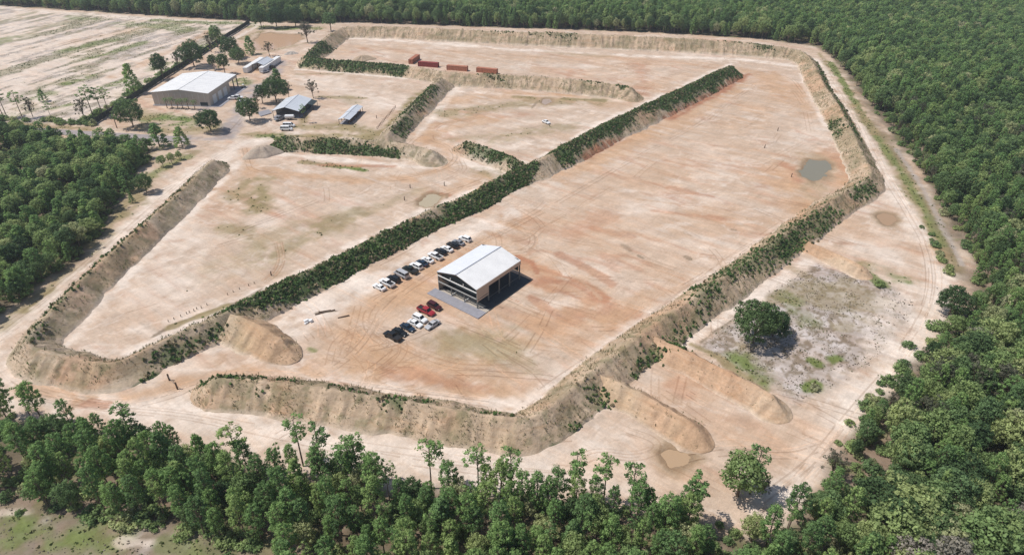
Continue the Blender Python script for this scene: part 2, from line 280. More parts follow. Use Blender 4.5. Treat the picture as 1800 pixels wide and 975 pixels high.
STROKES = [ # kind, pixels, half width in metres, strength
 ('rust', [(905, 460), (960, 475), (1030, 500), (1060, 525)], 1.8, .7), ('rust', [(950, 500), (1040, 532)], 2, .6), ('rust', [(985, 448), (1050, 482), (1075, 500)], 1.8, .5), ('rust', [(1000, 545), (1080, 562)], 1.6, .5), ('rust', [(930, 520), (990, 560)], 1.6, .5), ('orange', [(920, 480), (1000, 500), (1060, 540)], 9, .55), ('rust', [(1040, 400), (1110, 415)], 1.6, .4), ('rust', [(1180, 330), (1250, 345)], 1.8, .4), ('rust', [(1150, 370), (1270, 385)], 1.4, .4), ('orange', [(1385, 295), (1400, 335), (1430, 375)], 7, .8), ('rust', [(1380, 290), (1400, 300), (1405, 320)], 3, .5), ('orange', [(990, 310), (1110, 255), (1200, 207), (1300, 150)], 6, .6), ('orange', [(800, 178), (900, 168), (1000, 172)], 7, .6), ('rust', [(860, 560), (960, 585), (1010, 560)], 2.5, .4), ('orange', [(1300, 210), (1390, 160), (1420, 200)], 10, .4), ('orange', [(1455, 270), (1490, 300), (1480, 325)], 5, .7), ('orange', [(660, 660), (760, 640), (880, 660), (920, 690)], 7, .55), ('rust', [(1075, 545), (1120, 555), (1100, 580)], 3, .5), ('olive', [(800, 605), (860, 600), (900, 590)], 6, .35), ('orange', [(770, 470), (700, 510), (620, 545)], 5, .6), ('rust', [(830, 195), (870, 205), (930, 200)], 4, .4),
 ('white', [(225, 622), (300, 586), (400, 541), (500, 492), (560, 462), (700, 393), (762, 362), (840, 330), (895, 298)], 2.4, .9), ('white', [(945, 277), (1020, 236), (1075, 208), (1180, 160), (1290, 110)], 2.2, .9), ('white', [(98, 618), (215, 492), (340, 370), (420, 285)], 2.2, .8), ('white', [(620, 67), (760, 76), (900, 87), (1100, 98), (1300, 104), (1398, 116)], 3, .85), ('white', [(1408, 130), (1430, 180), (1452, 222)], 2, .7), ('white', [(800, 160), (900, 167), (1100, 178)], 2.2, .85), ('white', [(488, 270), (600, 281), (690, 289), (770, 296)], 2.2, .8), ('white', [(803, 152), (770, 195), (733, 243)], 2.2, .8), ('white', [(520, 122), (600, 127), (760, 141)], 2, .8), ('white', [(780, 252), (800, 276), (840, 293), (885, 305)], 2, .8), ('white', [(530, 135), (620, 160), (700, 180)], 10, .45), ('white', [(230, 480), (330, 430), (300, 540)], 9, .4), ('white', [(820, 250), (900, 255), (960, 250)], 6, .5),
 ('orange', [(880, 395), (820, 440), (740, 495), (640, 560), (590, 615), (640, 650), (760, 680), (860, 690)], 8, .55),
 ('orange', [(760, 520), (860, 560), (960, 590)], 7, .6), ('rust', [(890, 490), (1000, 495), (1055, 525)], 2.4, .55), ('rust', [(1000, 410), (1060, 380)], 5, .4),
 ('orange', [(930, 400), (1000, 380), (1080, 330), (1180, 300), (1250, 250), (1330, 200), (1350, 140)], 14, .28), ('orange', [(1050, 420), (1150, 390), (1280, 370)], 8, .3), ('orange', [(1330, 130), (1390, 150), (1420, 190)], 8, .5),
 ('orange', [(1360, 320), (1430, 345), (1400, 375)], 7, .6), ('damp', [(1428, 325), (1440, 350)], 5, .8), ('rust', [(1470, 270), (1490, 290), (1500, 310)], 5, .35), ('damp', [(1415, 272), (1440, 276)], 3, .6),
 ('orange', [(1120, 540), (1090, 560), (1150, 520), (1220, 500)], 4, .5), ('orange', [(930, 560), (1020, 600), (1080, 590)], 7, .45), ('olive', [(800, 595), (850, 600), (900, 625), (935, 645)], 4, .35), ('orange', [(640, 640), (720, 668), (830, 685), (860, 690)], 6, .6),
 ('orange', [(600, 590), (640, 600), (700, 640)], 3, .5), ('rust', [(690, 655), (760, 665), (850, 682)], 2.6, .4),
 ('white', [(640, 500), (560, 545), (470, 595)], 6, .7), ('white', [(900, 372), (760, 440), (640, 505)], 4, .7), ('white', [(1400, 395), (1240, 500), (1110, 595), (1000, 680), (920, 722), (800, 712), (650, 685), (560, 668)], 4, .7),
 ('white', [(1200, 610), (1290, 545), (1420, 460)], 2.2, .9), ('dark', [(1232, 600), (1262, 578), (1290, 560)], .5, .7),
 ('white', [(-60, 640), (60, 690), (200, 712), (300, 722), (400, 748), (600, 785), (800, 815), (1000, 826), (1100, 838)], 6, .75), ('orange', [(40, 680), (150, 700), (230, 697), (320, 672), (430, 650), (560, 657)], 2.6, .6), ('rust', [(150, 710), (185, 712)], 1.6, .5),
 ('white', [(-40, 610), (60, 540), (150, 462), (250, 375), (340, 305), (430, 250), (520, 235)], 5, .75), ('olive', [(20, 550), (90, 500), (170, 420), (240, 345)], 2.5, .35), ('olive', [(42, 545), (95, 505)], 1.3, .6), ('olive', [(0, 575), (60, 525), (140, 462), (190, 400), (240, 335), (300, 285), (340, 268)], 3.2, .5), ('grass', [(250, 320), (290, 292), (330, 275)], 2.5, .5), ('olive', [(210, 385), (230, 360)], 4, .6),
 ('orange', [(430, 262), (437, 285), (440, 310), (436, 330)], 3, .5), ('orange', [(440, 296), (500, 305), (620, 316), (720, 312), (785, 293), (800, 275), (780, 255), (745, 245), (760, 220), (850, 205)], 3.4, .6),
 ('olive', [(455, 318), (460, 340), (452, 366)], 4.5, .95), ('olive', [(430, 320), (405, 345)], 4, .5), ('olive', [(395, 400), (430, 405)], 4, .5), ('olive', [(480, 448), (560, 400), (620, 375)], 5, .45), ('olive', [(460, 420), (520, 400), (600, 395)], 6, .3), ('olive', [(640, 375), (700, 350), (740, 330)], 3, .3), ('olive', [(380, 470), (440, 440), (480, 470)], 7, .25),
 ('grass', [(575, 291), (620, 295), (640, 299)], 1.8, .9), ('olive', [(530, 285), (575, 290)], 2, .6), ('rust', [(560, 290), (600, 291), (690, 292)], 1.5, .5), ('olive', [(840, 300), (870, 312), (880, 300)], 3, .5), ('orange', [(760, 340), (800, 330), (840, 315), (860, 325)], 5, .5),
 ('track', [(487, 425), (490, 455), (478, 480), (462, 492)], .35, .8), ('track', [(495, 425), (497, 460), (482, 485)], .35, .8),
 ('dark', [(268, 592), (300, 572), (350, 553), (420, 530), (460, 508)], .55, .8), ('olive', [(300, 574), (350, 555), (400, 538)], 1.2, .6),
 ('olive', [(780, 200), (850, 190), (940, 178), (1050, 178)], 6, .5), ('orange', [(800, 175), (900, 165), (1000, 170), (1100, 185)], 7, .5), ('olive', [(880, 240), (940, 230), (1000, 222)], 6, .4), ('olive', [(905, 170), (935, 172)], 2.5, .8), ('olive', [(990, 174), (1060, 177)], 2, .8), ('orange', [(740, 245), (790, 225), (870, 210)], 4, .5), ('dark', [(945, 178), (935, 190)], .6, .6), ('olive', [(800, 245), (850, 240)], 4, .3),
 ('orange', [(600, 85), (700, 85), (850, 100), (1000, 100), (1150, 110), (1250, 115)], 9, .4), ('damp', [(960, 92), (1040, 97), (1075, 99)], 4, .7), ('rust', [(640, 85), (620, 92)], 3, .4), ('rust', [(1120, 115), (1130, 140), (1130, 165)], 5, .4), ('orange', [(1090, 140), (1140, 150), (1200, 135)], 7, .4), ('damp', [(660, 82), (710, 84)], 3, .25),
 ('red', [(1317, 130), (1260, 165), (1212, 190), (1178, 208)], 2.6, .95), ('red', [(1105, 246), (1060, 262), (1040, 276)], 2.4, .7), ('orange', [(1150, 225), (1100, 250), (1050, 275)], 3, .6), ('orange', [(1310, 125), (1350, 130), (1360, 160)], 6, .5),
 ('olive', [(665, 240), (700, 205), (745, 160)], 2.8, .8), ('white', [(678, 238), (715, 197), (772, 140)], 2, .9), ('olive', [(440, 236), (520, 240), (600, 238), (690, 245)], 4, .85), ('grass', [(450, 240), (490, 238)], 3, .6), ('olive', [(520, 222), (600, 222), (660, 235)], 5, .6), ('olive', [(530, 200), (535, 215)], 3, .6), ('olive', [(560, 170), (640, 172)], 2, .5), ('olive', [(520, 130), (600, 130)], 2, .35), ('olive', [(610, 168), (625, 180)], 3, .35),
 ('grass', [(265, 208), (300, 208), (345, 210)], 5, .95), ('grass', [(280, 218), (330, 222)], 4, .7), ('olive', [(250, 222), (300, 230), (370, 225)], 5, .6), ('olive', [(240, 195), (262, 205)], 4, .5), ('grass', [(425, 142), (432, 148)], 5, .9), ('orange', [(400, 133), (430, 128), (440, 118), (455, 130)], 5, .55), ('olive', [(455, 150), (475, 140)], 3, .5),
 ('gravel', [(250, 243), (330, 246), (398, 242), (412, 215), (420, 195), (440, 172), (465, 150), (485, 125), (494, 108)], 3.6, .85), ('gravel', [(372, 188), (400, 172), (425, 158), (450, 150)], 6, .8), ('gravel', [(470, 196), (482, 193)], 4, .6),
 ('grass', [(450, 48), (500, 50), (560, 50)], 6, .95), ('olive', [(420, 68), (445, 60), (455, 55)], 4, .7), ('white', [(395, 78), (420, 64), (450, 47)], 2, .7), ('olive', [(455, 95), (520, 80), (540, 75)], 3, .4),
 ('white', [(-40, 8), (100, 22), (250, 33), (400, 40), (450, 42)], 5, .9), ('grass', [(270, 36), (360, 40), (440, 42)], 5, .7), ('grass', [(120, 30), (160, 34)], 5, .5), ('grass', [(220, 42), (290, 48), (330, 52)], 9, .55), ('grass', [(110, 90), (160, 78), (200, 70)], 5, .6), ('grass', [(145, 106), (190, 95), (250, 75)], 4, .65), ('grass', [(120, 146), (155, 135)], 4, .75), ('grass', [(200, 148), (225, 138)], 4, .7), ('grass', [(95, 190), (130, 182)], 4, .7), ('grass', [(50, 175), (85, 165)], 4, .6), ('grass', [(270, 122), (290, 112)], 4, .6), ('grass', [(0, 75), (15, 68)], 6, .6), ('orange', [(120, 75), (190, 62), (240, 50)], 7, .35), ('orange', [(200, 135), (300, 90), (370, 55)], 4, .5), ('olive', [(0, 215), (80, 222), (170, 228)], 3, .8),
 ('white', [(1432, 104), (1450, 130), (1490, 190), (1530, 260), (1570, 330), (1640, 440), (1652, 500), (1640, 560), (1580, 640), (1490, 730), (1420, 830), (1340, 885)], 4.2, .9),
 ('olive', [(1440, 95), (1475, 135), (1510, 195), (1545, 245), (1590, 320), (1640, 400), (1672, 470)], 2.6, .9), ('grass', [(1460, 110), (1500, 175), (1530, 225)], 2, .7), ('olive', [(1500, 185), (1548, 240), (1600, 318), (1650, 400), (1680, 470)], 3, .9), ('grass', [(1540, 240), (1600, 325), (1660, 430)], 1.8, .6), ('dark', [(1455, 82), (1490, 135), (1535, 205), (1570, 258), (1620, 330), (1655, 400), (1690, 465), (1708, 520)], 2.2, .55), ('mulch', [(1575, 262), (1622, 330), (1658, 400), (1692, 465)], 1.0, .7),
 ('orange', [(1200, 700), (1300, 760), (1400, 800), (1440, 770)], 7, .4), ('orange', [(1150, 640), (1250, 700)], 4, .3), ('rust', [(1185, 680), (1210, 695)], 2.5, .3), ('orange', [(1000, 815), (1100, 830), (1250, 850)], 4, .3), ('olive', [(1390, 470), (1450, 500)], 2, .3), ('olive', [(1520, 465), (1570, 475)], 2.5, .6), ('white', [(1560, 420), (1600, 520), (1500, 700)], 6, .5), ('orange', [(1480, 395), (1550, 420), (1620, 440)], 6, .3),
 ('grass', [(1300, 630), (1325, 650), (1345, 668)], 3.2, .8), ('grass', [(1420, 680), (1432, 675)], 2, .9), ('grass', [(1428, 632), (1440, 640)], 1.6, .8), ('grass', [(1462, 632), (1475, 630)], 1.8, .9), ('grass', [(1575, 485), (1600, 492)], 3, .8), ('grass', [(1395, 550), (1425, 565)], 3, .4), ('grass', [(1380, 520), (1400, 530)], 3, .4), ('grass', [(1530, 485), (1550, 500)], 2, .7), ('olive', [(1215, 605), (1260, 625), (1340, 690)], 1.4, .6),
 ('white', [(385, 615), (405, 618), (410, 640), (395, 640)], 1.5, .5), ('track', [(388, 622), (405, 622), (410, 635)], 2, .5),
 ('track', [(560, 590), (580, 602), (605, 600), (615, 588)], .5, .7), ('track', [(548, 575), (570, 592), (590, 605), (612, 602)], .4, .6), ('track', [(620, 620), (650, 635), (700, 650)], .4, .6), ('track', [(630, 610), (665, 640)], .4, .6), ('track', [(900, 425), (925, 420), (945, 405), (980, 385)], .35, .6), ('track', [(935, 410), (945, 425), (930, 440)], .35, .7), ('track', [(780, 545), (810, 560), (850, 590)], .4, .6), ('rust', [(910, 450), (935, 460), (945, 480)], .8, .7), ('rust', [(885, 520), (915, 530)], .3, .9), ('dark', [(885, 517), (905, 523)], .18, .7), ('dark', [(862, 532), (888, 542)], .18, .7), ('track', [(690, 480), (660, 520), (650, 550)], .5, .5), ('track', [(1150, 300), (1190, 310)], .4, .6), ('track', [(1120, 350), (1200, 360), (1260, 365)], .5, .6), ('track', [(1240, 370), (1290, 385)], .4, .5), ('track', [(1000, 480), (1030, 500), (1055, 525)], .6, .8),
 ('dark', [(1205, 450), (1212, 454)], .9, .7), ('dark', [(1098, 432), (1106, 440)], 1.4, .5), ('dark', [(1122, 449), (1130, 453)], .6, .7), ('dark', [(1286, 403), (1293, 404)], .5, .7), ('grass', [(545, 612), (552, 616)], 1, .6), ('dark', [(555, 550), (590, 546)], .35, .8), ('dark', [(595, 558), (612, 555)], .25, .6),
 ('grass', [(10, 920), (30, 915)], 2.5, .9), ('grass', [(0, 955), (120, 955), (220, 950)], 3, .7), ('grass', [(140, 940), (170, 925)], 3, .6), ('grass', [(280, 955), (400, 965)], 2, .5), ('white', [(0, 900), (50, 898)], 1, .5), ('white', [(215, 950), (260, 955)], 1.5, .5),
 ('rust', [(738, 350), (762, 338), (785, 342)], 2.0, .8), ('dark', [(732, 352), (745, 344), (770, 338)], .6, .8), ('dark', [(786, 340), (785, 348)], .5, .8),
]
rt = random.Random(5); TRACKS = []
for box, n, base in ((((560, 560), (930, 700)), 14, None), (((900, 330), (1330, 560)), 16, -37), (((640, 420), (1300, 680)), 26, None), (((1000, 180), (1400, 330)), 10, 50), (((840, 380), (1000, 520)), 8, None), (((180, 330), (760, 560)), 20, 45), (((640, 70), (1250, 130)), 10, -15), (((1150, 640), (1450, 840)), 9, -35), (((540, 250), (860, 340)), 8, None)):
    for _ in range(n):                                   # tyre tracks, always a pair
        p = G(rt.uniform(box[0][0], box[1][0]), rt.uniform(box[0][1], box[1][1])); a = math.radians(rt.uniform(0, 360) if base is None else base + rt.uniform(-18, 18)); cv = rt.uniform(-.07, .07) if base is None else rt.uniform(-.012, .012); L = rt.randrange(8, 26); pa, pb = [], []
        for _k in range(L):
            pa.append((p[0] - math.sin(a) * .9, p[1] + math.cos(a) * .9)); pb.append((p[0] + math.sin(a) * .9, p[1] - math.cos(a) * .9)); p = p + np.array([math.cos(a), math.sin(a)]) * 1.6; a += cv
        TRACKS += [np.array(pa), np.array(pb)]
P_mulch = GL([(1222, 608), (1300, 548), (1430, 462), (1560, 500), (1612, 538), (1560, 620), (1440, 690), (1395, 705), (1300, 645)])
P_litter = GL([(-200, 870), (0, 888), (180, 905), (300, 935), (500, 985), (450, 1100), (-150, 1100)])
P_clear = GL([(-150, 2), (0, 14), (250, 30), (440, 42), (330, 108), (160, 214), (0, 222), (-200, 235)])
P_forest = np.vstack([GL([(-150, 0), (0, 10), (250, 26), (447, 38), (560, 42), (610, 39), (775, 45), (900, 49), (1150, 57), (1347, 69), (1440, 82), (1482, 122), (1525, 180), (1572, 240), (1625, 310), (1660, 378), (1700, 450), (1722, 520), (1690, 565), (1650, 605), (1600, 662), (1530, 722), (1482, 795), (1445, 855), (1400, 905), (1360, 940), (1290, 930), (1230, 915), (1150, 903), (1050, 893), (900, 882), (700, 858), (500, 830), (330, 806), (200, 774), (100, 742), (-60, 716), (-160, 860), (0, 885), (180, 903), (300, 932), (480, 972)]),
                      np.array([[-28, 45], [300, 20], [640, 20], [640, 800], [-640, 800], [-640, G(-150, 0)[1]]])])
P_left = GL([(-250, 232), (0, 238), (60, 245), (130, 253), (200, 258), (262, 264), (262, 285), (240, 300), (228, 335), (195, 376), (178, 410), (137, 456), (95, 481), (50, 520), (0, 553), (-180, 660)])

# ------------------------------------------------------------------ ground: one sheet, fine over the site, coarse to the horizon
def axis_lines(lo, hi, step, far):
    a = [lo]
    while a[-1] < hi: a.append(a[-1] + step(a[-1]))
    l = []; d = step(lo) * 1.5; x = lo
    while x > -far: x -= d; d *= 1.35; l.append(x)
    r = []; d = step(hi) * 1.5; x = a[-1]
    while x < far: x += d; d *= 1.35; r.append(x)
    return np.array(l[::-1] + a + r)
xs = axis_lines(-400, 205, lambda v: .62 if -140 < v < 140 else 1.0, 6000)
ys = axis_lines(68, 560, lambda v: .42 + max(0, v - 100) * .0022, 6000)
X, Y = np.meshgrid(xs, ys); nx, ny = len(xs), len(ys)
X = X.ravel(); Y = Y.ravel()
POND_W = [(GL(p), c, l) for p, c, l in POND]
def paint(X, Y):
    """soil colour, grass density and forest-floor mask at ground points"""
    n1 = fbm(X, Y, 60, 5, 1); n2 = fbm(X, Y, 14, 4, 11); n3 = fbm(X, Y, 3.5, 3, 21)
    A1 = math.radians(-37); st = fbm(X, Y, 2.6, 4, 31, A1, 11.0); st2 = fbm(X, Y, 9, 4, 41, math.radians(-30), 5.0)
    wx = (fbm(X, Y, 9, 3, 51) - .5); wy = (fbm(X, Y, 2.2, 2, 61) - .5)
    C = np.empty((len(X), 3)); k = {a: np.array(b) for a, b in K.items()}
    def mix(c, m): 
        nonlocal C; m = np.clip(m, 0, 1)[:, None]; C = C * (1 - m) + c * m
    C[:] = k['sand']
    mix(k['white'], ss(.46, .66, n2 * .5 + n1 * .3 + st2 * .2) * .68)
    mix(k['orange'], ss(.48, .66, n1 * .6 + st2 * .4) * .40)
    mix(k['rust'], ss(.56, .72, st * .55 + st2 * .45) * .36)
    mix(k['white'], ss(.58, .74, 1 - st * .5 - fbm(X, Y, 5, 3, 71, math.radians(20), 6.0) * .5) * .5)
    C *= (.91 + .18 * n3)[:, None] * (.95 + .1 * st)[:, None]
    rg = fbm(X, Y, 13, 4, 501, A1, 3.5); ridge = ss(.86, .99, 1 - np.abs(2 * rg - 1) * 1.6); mix(k['rust'], ridge * ss(.45, .6, n1 * .5 + n2 * .5) * .45)
    rg = fbm(X + 40 * n2, Y, 20, 4, 521); ridge = ss(.90, .995, 1 - np.abs(2 * rg - 1) * 2.2); mix(k['white'], ridge * .5)
    mix(k['dark'], ss(.66, .78, fbm(X, Y, 1.6, 3, 541)) * ss(.5, .62, fbm(X, Y, 18, 3, 551)) * .28)
    gr = np.zeros(len(X))
    dclear = sd_poly(X, Y, P_clear); mcl = ss(3, -3, dclear)
    rowa = math.radians(72); rows = fbm(X, Y, 5.0, 5, 81, rowa, 6.0) * .7 + fbm(X, Y, 4, 4, 85) * .3; patch = fbm(X, Y, 22, 4, 91, rowa, 2.0)
    mix(k['white'], mcl * .7); mix(k['mulch'], mcl * ss(.46, .58, rows) * .8); mix(k['olive'], mcl * ss(.50, .60, rows * .6 + patch * .4) * .38)
    g = mcl * ss(.52, .62, rows * .5 + patch * .5); gr = np.maximum(gr, g * .55); mix(k['grass'], g * .25)
    mix(k['dark'], mcl * ss(.56, .66, fbm(X, Y, 1.5, 3, 95)) * ss(.44, .55, rows) * .45)
    mm = ss(2.0, -2.0, sd_poly(X, Y, P_mulch) + wx * 7); deb = fbm(X, Y, 1.3, 3, 101)
    mix(k['mulch'], mm * .85); mix(np.array((.56, .50, .47)), mm * ss(.5, .62, n3) * .6); mix(k['dark'], mm * ss(.48, .60, deb) * .8); mix(k['olive'], mm * ss(.54, .64, n2) * .55)
    ml = ss(1.5, -1.5, sd_poly(X, Y, P_litter)); mix(np.array((.24, .19, .145)), ml * .95); mix(k['grass'], ml * ss(.48, .62, n2) * .6); mix(k['mulch'], ml * ss(.52, .66, n3) * .5); mix(k['dark'], ml * ss(.58, .68, deb) * .5)
    gr = np.maximum(gr, ml * ss(.48, .62, n2) * .8)
    for kind, pts, hw, a in STROKES:
        P = pts if isinstance(pts, np.ndarray) else GL(pts); lo = P.min(0) - hw * 2.2; hi = P.max(0) + hw * 2.2
        i = np.nonzero((X > lo[0]) & (X < hi[0]) & (Y > lo[1]) & (Y < hi[1]))[0]
        if not len(i): continue
        d = seg_dist(X[i], Y[i], P) + hw * (wx[i] * 1.6 + wy[i] * (.9 if hw > 1 else .5))
        a = min(1.0, a * {'orange': 1.25 if hw < 7 else 1.0, 'rust': 1.35, 'olive': 1.5, 'grass': 1.2, 'white': 1.2}.get(kind, 1.0))
        big = hw > 2; m = ss(hw * (1.5 if big else 1.25), hw * (.25 if big else .6), d) * a
        if big: m = m * ss(.25, .52, n2[i] * .5 + st[i] * .5) if kind in ('orange', 'rust') else m * ss(.25, .5, n2[i] * .4 + n3[i] * .6)
        c = k[kind][None, :] * (.88 + .24 * n3[i])[:, None]
        C[i] = C[i] * (1 - m[:, None]) + c * m[:, None]
        if kind == 'grass': gr[i] = np.maximum(gr[i], m)
        elif kind == 'olive': gr[i] = np.maximum(gr[i], m * .35)
        elif kind in ('white', 'gravel', 'orange'): gr[i] *= 1 - m
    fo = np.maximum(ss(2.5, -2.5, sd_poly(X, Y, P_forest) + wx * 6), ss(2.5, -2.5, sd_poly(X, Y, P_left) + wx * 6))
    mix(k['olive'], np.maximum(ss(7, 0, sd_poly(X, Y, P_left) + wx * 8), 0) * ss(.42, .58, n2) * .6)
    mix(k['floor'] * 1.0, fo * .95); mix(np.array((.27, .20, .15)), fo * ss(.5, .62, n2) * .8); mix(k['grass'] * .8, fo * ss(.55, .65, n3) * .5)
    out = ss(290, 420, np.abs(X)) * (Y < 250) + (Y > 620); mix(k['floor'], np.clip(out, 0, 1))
    return C, gr, fo
C, GR, FO = paint(X, Y)
site = (np.abs(X) < 420) & (Y < 620) & (Y > 60)
Z = np.where(site, (fbm(X, Y, 22, 3, 111) - .5) * .5 + (fbm(X, Y, 3, 3, 121) - .5) * .16 + (fbm(X, Y, 2.2, 3, 31, math.radians(-37), 9.0) - .5) * .22, 0.0) - .05
for P, c, l in POND_W:
    d = sd_poly(X, Y, P) + (fbm(X, Y, 5, 4, 131) - .5) * 6.0 * min(1, np.ptp(P[:, 0]) / 10)
    Z = np.where(d < 9, np.where(d < 4, Z * ss(0, 4, d), Z * ss(9, 14, d + 5) * 0 + np.maximum(Z, -.12)) - .75 * ss(1.8, -2.4, d) - .06 * ss(4, 0, d), Z)
    m = (ss(4.2, .4, d) * .85)[:, None]; C = C * (1 - m) + np.array(K['damp']) * m; m = (ss(2.4, .2, d) * .8)[:, None]; C = C * (1 - m) + np.array((.25, .175, .110)) * m
ROAD = GL([(-200, 219), (0, 226), (60, 229), (135, 234), (250, 241), (330, 246)])
rd = seg_dist(X, Y, ROAD); Z = Z * ss(4, 8, rd) - .06 * ss(8, 4, rd)
idx = np.arange(nx * ny).reshape(ny, nx)
F = np.stack([idx[:-1, :-1], idx[:-1, 1:], idx[1:, 1:], idx[1:, :-1]], -1).reshape(-1, 4)
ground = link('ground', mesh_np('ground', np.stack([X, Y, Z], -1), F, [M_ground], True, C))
tag(ground, kind='structure')
# wheel tracks pressed into the sand: thin crisp ribbons that follow the ground
TRK = [[(-20, 600), (80, 525), (180, 440), (300, 335), (380, 275), (440, 245)], [(20, 655), (80, 695), (200, 712), (290, 695), (350, 668), (440, 651), (560, 660), (640, 672), (760, 690), (860, 705)], [(60, 690), (200, 716), (320, 730), (420, 752), (600, 790), (800, 818), (1000, 830)], [(560, 662), (600, 640), (640, 600), (660, 560), (700, 515), (770, 470), (840, 425), (900, 395)],
 [(600, 650), (660, 650), (700, 620), (690, 590), (640, 580), (600, 600), (590, 640)], [(545, 578), (565, 600), (590, 606), (612, 600), (616, 588), (600, 580)], [(700, 505), (660, 530), (640, 560), (650, 590), (680, 610)], [(885, 520), (940, 545), (1020, 575), (1090, 575), (1150, 530), (1240, 480)], [(900, 425), (930, 420), (950, 400), (1000, 375), (1080, 330)], [(925, 405), (946, 412), (944, 432), (920, 445)],
 [(1250, 210), (1300, 170), (1345, 150), (1395, 155), (1415, 185), (1420, 230)], [(1300, 135), (1340, 125), (1390, 135), (1412, 165)], [(1120, 175), (1135, 150), (1180, 130), (1280, 108), (1360, 115)], [(430, 260), (438, 285), (445, 300), (520, 306), (640, 317), (730, 312), (790, 292), (803, 275), (785, 256), (750, 245), (770, 215), (850, 203)], [(700, 335), (760, 325), (820, 300), (810, 280)], [(800, 330), (845, 312), (868, 318)], [(490, 425), (495, 455), (483, 480), (465, 492)],
 [(1440, 112), (1495, 195), (1560, 320), (1635, 435), (1648, 520), (1600, 615), (1500, 720), (1430, 815), (1345, 885)], [(1452, 125), (1505, 205), (1572, 335), (1640, 455), (1640, 545), (1570, 650), (1480, 745), (1400, 840)], [(1180, 800), (1280, 780), (1380, 790), (1440, 770)], [(1100, 760), (1160, 780), (1120, 800), (1050, 790), (1000, 815)], [(1210, 690), (1290, 735), (1400, 770)], [(620, 95), (700, 85), (850, 95), (1000, 105), (1130, 125)], [(840, 430), (900, 400), (1000, 345), (1120, 280), (1250, 205), (1330, 150)], [(930, 715), (1000, 660), (1100, 590), (1230, 495), (1380, 395)],
 [(395, 240), (420, 215), (440, 185), (480, 130)], [(640, 560), (720, 610), (800, 640), (900, 640)], [(860, 600), (900, 630), (935, 650), (960, 680)], [(850, 590), (900, 612), (950, 640)]]
for q in TRK:
    P = resample(GL(q), 1.2)[0]; d = np.gradient(P, axis=0); d /= np.linalg.norm(d, axis=1)[:, None]; nr = np.stack([-d[:, 1], d[:, 0]], -1)
    for rep_ in range(2):
        o = rt.uniform(-1.4, 1.4) + .7 * np.sin(np.arange(len(P)) * .06 + rt.uniform(0, 6))[:, None]
        for sgn in (-.85, .85): TRACKS.append(P + nr * (o + sgn))
ZG = Z.reshape(ny, nx); CG = C.reshape(ny, nx, 3)
def ground_at(A):
    ix = np.clip(np.searchsorted(xs, A[:, 0]) - 1, 0, nx - 2); iy = np.clip(np.searchsorted(ys, A[:, 1]) - 1, 0, ny - 2)
    fx = (A[:, 0] - xs[ix]) / (xs[ix + 1] - xs[ix]); fy = (A[:, 1] - ys[iy]) / (ys[iy + 1] - ys[iy])
    z = (ZG[iy, ix] * (1 - fx) + ZG[iy, ix + 1] * fx) * (1 - fy) + (ZG[iy + 1, ix] * (1 - fx) + ZG[iy + 1, ix + 1] * fx) * fy
    return z, CG[iy, ix]
TV, TF, TC = [], [], []; nb = 0
for k, P in enumerate(TRACKS):
    P, t_, L_ = resample(P, .7); d = np.gradient(P, axis=0); d /= np.linalg.norm(d, axis=1)[:, None]; nr = np.stack([-d[:, 1], d[:, 0]], -1); hw = (.13 + .10 * fbm(t_, t_ * 0 + k, 5, 2, 601))[:, None]
    tone = (.80, .86, .90, 1.10)[k // 2 % 4]; keep = fbm(t_, t_ * 0 + k * 3.1, 9, 3, 611) > .44
    e = [P + nr * hw, P - nr * hw]; V = np.empty((len(P) * 2, 3)); V[0::2, :2] = e[0]; V[1::2, :2] = e[1]; z, c = ground_at(V[:, :2]); V[:, 2] = z + .018
    i = np.nonzero(keep[:-1])[0]; TF.append(np.stack([2 * i + 1, 2 * i + 3, 2 * i + 2, 2 * i], -1) + nb); TV.append(V); TC.append(c * np.array([tone, tone * .96, tone * .93])); nb += len(V)
tt_ = link('tyre_tracks', mesh_np('tyre_tracks', np.vstack(TV), np.vstack(TF), [M_ground], False, np.vstack(TC))); tag(tt_, 'faint tyre tracks pressed into the sand across the site', 'tyre tracks', None, 'stuff')
def ribbon(name, P, hw, z, m, step=4.0):
    pts = []; 
    for a, b in zip(P[:-1], P[1:]):
        n = max(1, int(np.linalg.norm(b - a) / step)); pts += [a + (b - a) * t / n for t in range(n)]
    pts.append(P[-1]); pts = np.array(pts); d = np.gradient(pts, axis=0); d /= np.linalg.norm(d, axis=1)[:, None]; nrm = np.stack([-d[:, 1], d[:, 0]], -1)
    e = (rng.random((len(pts), 2)) - .5) * .5
    L = pts + nrm * (hw + e[:, :1]); R = pts - nrm * (hw + e[:, 1:]); V = np.zeros((len(pts) * 2, 3)); V[0::2, :2] = L; V[1::2, :2] = R; V[:, 2] = z
    n = len(pts); Fq = np.array([[2 * i + 1, 2 * i + 3, 2 * i + 2, 2 * i] for i in range(n - 1)])
    return link(name, mesh_np(name, V, Fq, [m]))
tag(ribbon('gravel_road', ROAD, 3.0, .02, M_gravel), kind='structure')
for i, (P, c, l) in enumerate(POND_W):
    ctr = P.mean(0); Q = ctr + (P - ctr) * (1 + 2.2 / np.linalg.norm(P - ctr, axis=1))[:, None]; mb = MB(); mb.quad(*[(q[0] - ctr[0], q[1] - ctr[1], 0) for q in Q])
    o = mb.build('pond_water', water_mat('muddy_water_%d' % i, c), None, (ctr[0], ctr[1], -.30)); o['kind'] = 'structure'; o['label'] = l

